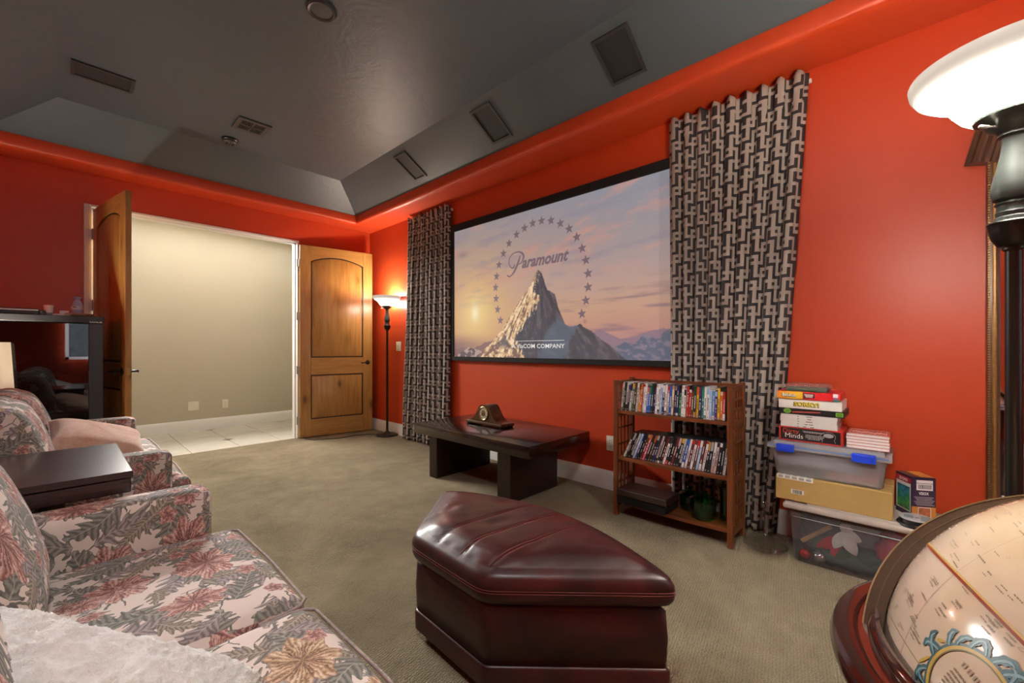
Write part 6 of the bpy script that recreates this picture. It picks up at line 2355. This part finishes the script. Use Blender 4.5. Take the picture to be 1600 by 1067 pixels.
# ================================================================== SOFAS
def sofa(name, y0, y1, label, ear):
    """y0/y1 outer ends; arms 0.14 thick, two seat and two back cushions"""
    AW = 0.135
    t = thing(name, label, 'sofa', (-0.1, (y0 + y1) / 2, 0), 0, 'matching floral loveseats')
    i0, i1 = y0 + AW, y1 - AW
    mid = (i0 + i1) / 2
    build('base', MB().rbox((-0.13, (y0 + y1) / 2, 0.175), (1.06, y1 - y0 - 0.03, 0.25), 0.03, n=8), M_FLORAL, t, smooth=60)
    for a in (y0 + AW / 2, y1 - AW / 2):
        build('arm', MB().rbox((-0.14, a, 0.345), (1.05, AW, 0.515), 0.032, (0.0, 0.004, 0.004), n=12), M_FLORAL, t, smooth=60)
    build('back', MB().rbox((-0.52, (y0 + y1) / 2, 0.44), (0.26, y1 - y0 - 0.05, 0.76), 0.06, n=12), M_FLORAL, t, smooth=60)
    for k, (a, c_) in enumerate(((i0, mid), (mid, i1))):
        x0, x1 = -0.36, 0.455
        mb = MB().rbox(((x0 + x1) / 2, (a + c_) / 2, 0.375), (x1 - x0, c_ - a - 0.004, 0.145), 0.045, (0.012, 0.0, 0.012), n=18)
        if (k == 0 and ear):
            mb.rbox((0.432, a - 0.022, 0.375), (0.080, 0.12, 0.140), 0.034, n=10)
        cu = build('seat_cushion', mb, M_FLORAL, t, smooth=70)
        pp = MB()
        for z in (0.432, 0.318):
            P = [(x1 + 0.002, c_ - 0.035, z), (x1 + 0.006, (a + c_) / 2 + 0.15, z), (x1 + 0.009, (a + c_) / 2, z), (x1 + 0.006, (a + c_) / 2 - 0.15, z), (x1 + 0.002, a + 0.035, z)]
            P = [(x1 - 0.12, c_ - 0.006, z), (x1 - 0.045, c_ - 0.006, z), (x1 - 0.016, c_ - 0.014, z)] + P + [(x1 - 0.016, a + 0.014, z), (x1 - 0.045, a + 0.006, z), (x1 - 0.12, a + 0.006, z)]
            pp.tube(P, 0.0042, 8)
        build('piping', pp, M_PIPING, cu, smooth=60)
        tl = math.radians(-18)

        def lean(q, g_, ym=(a + c_) / 2):
            x, z = q[0] + 0.16, q[2] - 0.64
            bulge = 0.02 * (1 - g_[1] ** 2) * (1 - g_[2] ** 2)
            x += bulge if g_[0] > 0 else 0
            return [-0.205 + x * math.cos(tl) + z * math.sin(tl), q[1], 0.640 - x * math.sin(tl) * -1 * -1 + z * math.cos(tl)]
        bcsh = build('back_cushion', MB().rbox((-0.16, (a + c_) / 2, 0.64), (0.25, c_ - a - 0.008, 0.45), 0.10, (0.02, 0, 0.01), n=18, fn=lean), M_FLORAL, t, smooth=75)
        P = []
        for k2 in range(0, 25):
            q = k2 / 24
            ang = pi * q
            yy = (a + c_) / 2 + (c_ - a - 0.05) / 2 * math.copysign(abs(math.cos(ang)) ** 0.35, math.cos(ang))
            zz = 0.46 + 0.365 * math.sin(ang) ** 0.4
            x = 0.055 - 0.0
            x_, z_ = x, zz - 0.64
            P.append((-0.165 + x_ * math.cos(tl) + z_ * math.sin(tl) + 0.012, yy, 0.655 - x_ * math.sin(tl) + z_ * math.cos(tl)))
    for a in (y0 + 0.08, y1 - 0.08):
        for xx in (-0.56, 0.32):
            build('foot', MB().lathe([(0.018, 0), (0.028, 0.05), (0.028, 0.055)], (xx, a, 0), 12), M_ESPRESSO_Z, t)
    return t


sofa('sofa', 0.33, 2.012, 'nearest floral tapestry loveseat with a fluffy white pillow', False)
sofa('sofa', 2.695, 4.345, 'floral tapestry loveseat near the doorway with a pink pillow', True)


def pillow(c, w, h, th, M3, n=26, fur=0.0, seed=1):
    r = np.random.RandomState(seed)
    mb = MB()
    idx = {}
    NZ = 192
    nz = np.zeros((NZ, NZ))
    for step_, amp in ((16, 0.9), (8, 0.8), (4, 0.6), (2, 0.35)):
        g_ = r.rand(NZ // step_, NZ // step_)
        for ax in (0, 1):
            idx_ = np.arange(NZ) / step_
            i0 = np.floor(idx_).astype(int)
            t_ = idx_ - i0
            t_ = t_ * t_ * (3 - 2 * t_)
            m0 = np.take(g_, i0 % g_.shape[ax], ax)
            m1 = np.take(g_, (i0 + 1) % g_.shape[ax], ax)
            t_ = t_[:, None] if ax == 0 else t_[None, :]
            g_ = m0 * (1 - t_) + m1 * t_
        nz += amp * np.abs(2 * g_ - 1)
    nz = 0.62 - nz
    for side in (1, -1):
        for i in range(n + 1):
            for j in range(n + 1):
                u, v = i / n * 2 - 1, j / n * 2 - 1
                edge = i in (0, n) or j in (0, n)
                if edge and side == -1:
                    idx[(side, i, j)] = idx[(1, i, j)]
                    continue
                pin = 1 - 0.10 * (1 - abs(u) ** 2) * abs(v) ** 3
                pin2 = 1 - 0.10 * (1 - abs(v) ** 2) * abs(u) ** 3
                z = side * th / 2 * ((1 - u ** 4) * (1 - v ** 4)) ** 0.5
                if fur and not edge:
                    z += side * fur * nz[i % NZ, (j + (7 if side > 0 else 0)) % NZ]
                p = M3 @ Vector((u * w / 2 * pin2, v * h / 2 * pin, z))
                idx[(side, i, j)] = len(mb.v)
                mb.v.append(tuple(Vector(c) + p))
        for i in range(n):
            for j in range(n):
                q = (idx[(side, i, j)], idx[(side, i + 1, j)], idx[(side, i + 1, j + 1)], idx[(side, i, j + 1)])
                mb.f.append(q if side > 0 else q[::-1])
                mb.m.append(0)
    return mb


def fur_mat(name, c1, c2, scale, bmp, sc2=60):
    m, nt, b = newmat(name)
    v = tex_coord(nt)
    n1 = X(nt, noise(nt, v, scale, 5, 0.65, 0.6))
    n2 = X(nt, noise(nt, v, sc2, 4, 0.7))
    nt.links.new(mix(nt, (n1 * 0.7 + n2 * 0.3).step(0.32, 0.62), c1, c2), b.inputs['Base Color'])
    b.inputs['Roughness'].default_value = 0.95
    b.inputs['Specular IOR Level'].default_value = 0.1
    b.inputs['Sheen Weight'].default_value = 0.4
    b.inputs['Sheen Roughness'].default_value = 0.4
    bump(nt, b, n1 * 0.6 + n2 * 0.5, bmp, 0.02)
    return m


M_FURW = fur_mat('fluffy_white_fur', (0.74, 0.69, 0.65), (0.90, 0.88, 0.86), 22, 0.8, 120)
M_PINKPLUSH = fur_mat('blush_plush', (0.42, 0.21, 0.13), (0.66, 0.48, 0.39), 7, 0.35, 160)
# fluffy white pillow close to the camera on the near loveseat
R_ = Euler((math.radians(0), math.radians(22), math.radians(-34))).to_matrix()
mb = pillow((-0.080, 0.82, 0.575), 0.50, 0.56, 0.19, R_, 170, 0.011, 3)
fp = solo('throw_pillow', mb, M_FURW, 'fluffy white throw pillow on the nearest loveseat', 'pillow', smooth=180)
# blush plush pillow leaning on the far loveseat
zax = Vector((0.34, -0.26, 0.90)).normalized()
xax = Vector((0.90, 0.10, -0.38))
xax = (xax - zax * xax.dot(zax)).normalized()
yax = zax.cross(xax)
R_ = Matrix((xax, yax, zax)).transposed()
mb = pillow((0.150, 3.50, 0.570), 0.44, 0.38, 0.15, R_, 30, 0.0, 5)
pt = solo('throw_pillow', mb, M_PINKPLUSH, 'blush pink plush pillow lying on the loveseat near the doorway', 'pillow', smooth=180)

# ================================================================== END TABLE, CORNER LAMP
t = thing('end_table', 'dark walnut slab end table standing between the two loveseats', 'table', (-0.24, 2.355, 0))
build('tabletop', MB().box(-0.665, 0.177, 2.030, 2.680, 0.656, 0.680, bev=0.003), M_ENDTABLE, t)
build('apron', MB().box(-0.655, 0.172, 2.035, 2.675, 0.604, 0.6555, bev=0.003), M_ENDTABLE, t)
for xx in (-0.60, -0.02):
    for yy in (2.09, 2.62):
        build('leg', MB().box(xx - 0.03, xx + 0.03, yy - 0.03, yy + 0.03, 0, 0.605, bev=0.003), M_ESPRESSO_Z, t)
t = thing('lamp_table', 'small round dark table in the corner behind the far loveseat', 'table', (-0.375, 4.490, 0))
build('table_top', MB().lathe([(0.0, 0.54), (0.125, 0.54), (0.13, 0.55), (0.125, 0.56), (0, 0.56)], (-0.375, 4.490, 0), 28), M_ESPRESSO, t)
build('pedestal', MB().lathe([(0.10, 0), (0.10, 0.02), (0.03, 0.05), (0.025, 0.30), (0.03, 0.54)], (-0.375, 4.490, 0), 20), M_ESPRESSO_Z, t)
t = thing('table_lamp', 'white drum shaded table lamp in the corner beside the black rack', 'lamp', (-0.375, 4.490, 0.56))
c = (-0.375, 4.490, 0)
build('lamp_base', MB().lathe([(0.07, 0.56), (0.07, 0.575), (0.02, 0.59), (0.045, 0.66), (0.03, 0.74), (0.012, 0.76), (0.012, 0.84)], c, 24), M_BRONZE, t)
m, nt, b = newmat('white_linen_shade')
nt.links.new(mix(nt, noise(nt, mapping(nt, tex_coord(nt), (40, 40, 160)), 6, 2), (0.66, 0.62, 0.58), (0.74, 0.70, 0.66)), b.inputs['Base Color'])
b.inputs['Roughness'].default_value = 0.9
build('lamp_shade', MB().lathe([(0.155, 0.83), (0.138, 1.160), (0.135, 1.160), (0.152, 0.83)], c, 40, cap=False), m, t, smooth=60)
tr = nt.nodes.new('ShaderNodeBsdfTranslucent')
tr.inputs[0].default_value = (0.35, 0.32, 0.28, 1)
ms = nt.nodes.new('ShaderNodeMixShader')
ms.inputs[0].default_value = 0.40
nt.links.new(b.outputs[0], ms.inputs[1])
nt.links.new(tr.outputs[0], ms.inputs[2])
nt.links.new(ms.outputs[0], nt.nodes['Material Output'].inputs[0])
l = lamp('table_lamp_glow', 'POINT', (0, 0, 0), TABLE_LAMP, (1.0, 0.90, 0.76), 0.05)
l.parent = t
l.location = (0, 0, 0.50)

# ================================================================== BLACK RACK
t = thing('media_rack', 'black equipment rack with a smoked glass door beside the open door leaf', 'media cabinet', (-0.16, 4.86, 0))
CX0, CX1, CY0, CY1, CZ = -0.56, 0.226, 4.65, 5.06, 1.368
M_RACK = plain('satin_black_rack', (0.006, 0.006, 0.0065), 0.55, bmp=0.1, bscale=300)
build('side_panel', MB().box(CX0, CX0 + 0.02, CY0, CY1, 0.02, CZ - 0.03), M_RACK, t)
build('side_panel', MB().box(CX1 - 0.02, CX1, CY0, CY1, 0.02, CZ - 0.03), M_RACK, t)
build('back_panel', MB().box(CX0 + 0.02, CX1 - 0.02, CY1 - 0.01, CY1, 0.02, CZ - 0.03), M_BLACKMATTE, t)
tp = build('top_panel', MB().box(CX0 - 0.005, CX1 + 0.004, CY0 - 0.006, CY1, CZ - 0.052, CZ, bev=0.004), M_RACK, t)
build('base_panel', MB().box(CX0, CX1, CY0, CY1, 0.0, 0.05), M_RACK, t)
build('front_stile', MB().box(0.146, CX1, CY0 - 0.004, CY0 + 0.02, 0.05, CZ - 0.056, bev=0.002), plain('charcoal_front_stile', (0.014, 0.0155, 0.0148), 0.42), t)
build('front_stile', MB().box(CX0, CX0 + 0.05, CY0 - 0.004, CY0 + 0.02, 0.05, CZ - 0.056, bev=0.002), M_RACK, t)
build('brand_lettering', text_mesh('SANUS', 0.02, (0.150, CY0 - 0.0062, CZ - 0.050), (1, 0, 0), UP, None, None, width=0.070, fit_h=0.011, thick=0.0005, bold=0.0004), plain('silver_print', (0.62, 0.60, 0.55), 0.4, 0.3), tp, smooth=0)
for z in (0.35, 0.62, 0.90, 1.12):
    build('rack_shelf', MB().box(CX0 + 0.02, CX1 - 0.02, CY0 + 0.03, CY1 - 0.01, z, z + 0.018), plain('dark_grey_shelf', (0.022, 0.022, 0.026), 0.35), t)
m, nt, b = newmat('smoked_glass_door')
nt.nodes.remove(b)
tr = nt.nodes.new('ShaderNodeBsdfTransparent')
tr.inputs[0].default_value = (0.30, 0.30, 0.33, 1)
gl = nt.nodes.new('ShaderNodeBsdfGlossy')
gl.inputs['Roughness'].default_value = 0.015
ms = nt.nodes.new('ShaderNodeMixShader')
fr = nt.nodes.new('ShaderNodeLayerWeight')
fr.inputs[0].default_value = 0.5
q = X(nt, fr.outputs['Facing'])
f = q * q * q * 0.7 + 0.05 + X(nt, noise(nt, tex_coord(nt), 2, 1)) * 0.03
nt.links.new(f.s, ms.inputs[0])
nt.links.new(tr.outputs[0], ms.inputs[1])
nt.links.new(gl.outputs[0], ms.inputs[2])
nt.links.new(ms.outputs[0], nt.nodes['Material Output'].inputs[0])
build('glass_door', MB().box(CX0 + 0.052, 0.144, CY0 - 0.004, CY0 + 0.002, 0.055, CZ - 0.060), m, t, smooth=0)
for z, h, wd, nm in ((0.372, 0.11, 0.42, 'audio video receiver'), (0.642, 0.06, 0.40, 'slim disc player'), (0.922, 0.09, 0.44, 'black amplifier'), (1.142, 0.05, 0.36, 'black cable box')):
    r = thing('hifi_component', f'{nm} behind the smoked glass of the black rack', 'electronics', (-0.12, 4.86, z - 0.004))
    z -= 0.004
    build('case', MB().box(-0.17 - wd / 2, -0.17 + wd / 2, CY0 + 0.06, CY1 - 0.03, z + 0.012, z + h, bev=0.003), M_RACK, r)
    for sx in (-1, 1):
        build('foot', MB().lathe([(0.012, 0), (0.012, 0.013)], (-0.17 + sx * (wd / 2 - 0.03), CY0 + 0.10, z), 10), M_BLACKMATTE, r)
    build('face_strip', MB().box(-0.17 - wd / 2 + 0.01, -0.17 + wd / 2 - 0.01, CY0 + 0.057, CY0 + 0.061, z + h * 0.45, z + h * 0.8), plain('grey_face_strip', (0.05, 0.05, 0.055), 0.3), r)
    if h > 0.1:
        d = MB()
        for k in range(4):
            d.box(-0.06 + k * 0.009, -0.055 + k * 0.009, CY0 + 0.055, CY0 + 0.058, z + h * 0.55, z + h * 0.55 + 0.006)
        build('display_digits', d, emit('amber_display', (1.0, 0.75, 0.1), 1.2), r, smooth=0)

# things lying on the rack
ZT = CZ
t = thing('slim_player', 'silver and black slim player lying on top of the black rack', 'electronics', (-0.21, 4.76, ZT))
build('case', MB().box(-0.315, -0.115, 4.69, 4.86, ZT + 0.002, ZT + 0.030, bev=0.003), M_BLACKPLASTIC, t)
build('silver_trim', MB().box(-0.315, -0.115, 4.6885, 4.692, ZT + 0.028, ZT + 0.038, bev=0.001), M_NICKEL, t)
build('top_cover', MB().box(-0.315, -0.115, 4.69, 4.86, ZT + 0.0302, ZT + 0.044, bev=0.004), M_BLACKPLASTIC, t)
solo('glass_dish', MB().lathe([(0.0, 0.002), (0.030, 0.0), (0.034, 0.020), (0.026, 0.038), (0.023, 0.038), (0.028, 0.020), (0, 0.008)], (-0.103, 4.735, ZT + 0.0), 24), glass('grey_cut_glass', (0.62, 0.60, 0.62), 0.1, 0.8), 'small grey glass dish at the end of the slim player', 'dish')
t = thing('paper_cup', 'white paper cup standing on the black rack', 'cup', (-0.066, 4.74, ZT))
build('cup', MB().lathe([(0.022, 0.0), (0.0265, 0.070), (0.0275, 0.074), (0.0265, 0.076), (0.025, 0.073), (0.0215, 0.006), (0, 0.006)], (-0.066, 4.74, ZT), 28), M_WHITE, t)
build('printed_band', MB().lathe([(0.0226, 0.004), (0.0238, 0.020)], (-0.066, 4.74, ZT), 28, cap=False), plain('grey_cup_print', (0.25, 0.25, 0.28), 0.5), t)
t = thing('lotion_bottle', 'pale lilac blue plastic bottle on the black rack', 'bottle', (0.085, 4.78, ZT + 0.024))
c = (0.085, 4.78, ZT + 0.024)
build('bottle', MB().lathe([(0.028, 0), (0.031, 0.006), (0.033, 0.040), (0.032, 0.075), (0.024, 0.098), (0.016, 0.108), (0.0155, 0.112)], c, 28), plain('lilac_plastic', (0.38, 0.42, 0.62), 0.25), t)
build('cap', MB().lathe([(0.017, 0.110), (0.022, 0.122), (0.025, 0.128), (0.024, 0.132), (0, 0.132)], c, 24), plain('grey_blue_cap', (0.28, 0.32, 0.46), 0.3), t)
build('label_band', MB().lathe([(0.0335, 0.030), (0.0338, 0.050), (0.0332, 0.058)], c, 28, cap=False), plain('pale_label', (0.62, 0.62, 0.72), 0.4), t)
build('label_print', MB().box(c[0] - 0.022, c[0] - 0.004, c[1] - 0.0345, c[1] - 0.029, c[2] + 0.046, c[2] + 0.052), plain('navy_label_print', (0.02, 0.03, 0.12), 0.4), t)
t = thing('wooden_tray', 'small round wooden tray of clutter under the bottle on the rack', 'tray', (0.10, 4.77, ZT))
build('tray', MB().lathe([(0.0, 0.012), (0.074, 0.012), (0.078, 0.022), (0.082, 0.023), (0.080, 0.012), (0.070, 0.0), (0, 0.0)], (0.10, 4.77, ZT), 32), plain('tan_wood_tray', (0.36, 0.20, 0.10), 0.5), t)
solo('small_box', MB().box(-0.010, 0.040, 4.80, 4.84, ZT + 0.0006, ZT + 0.045, bev=0.003), M_WHITE, 'small white box behind the papers on the rack', 'box')
for k, (x, y, a, col, nm) in enumerate(((-0.005, 4.715, 0.2, (0.70, 0.68, 0.68), 'white'), (0.012, 4.725, -0.25, (0.66, 0.55, 0.58), 'pale pink'))):
    M = Matrix.Translation((x, y, ZT + 0.0008 + k * 0.0065)) @ Matrix.Rotation(a, 4, 'Z')
    mb = MB().rbox((0, 0, 0.003), (0.10, 0.07, 0.006), 0.0028, n=8, M=M, fn=lambda q, g_: [q[0], q[1], q[2] + 0.012 * max(0, q[0] * 18) ** 2 * 0.3])
    solo('folded_leaflet', mb, plain(nm.replace(' ', '_') + '_leaflet', col, 0.5), f'{nm} folded leaflet beside the tray on the rack', 'paper')
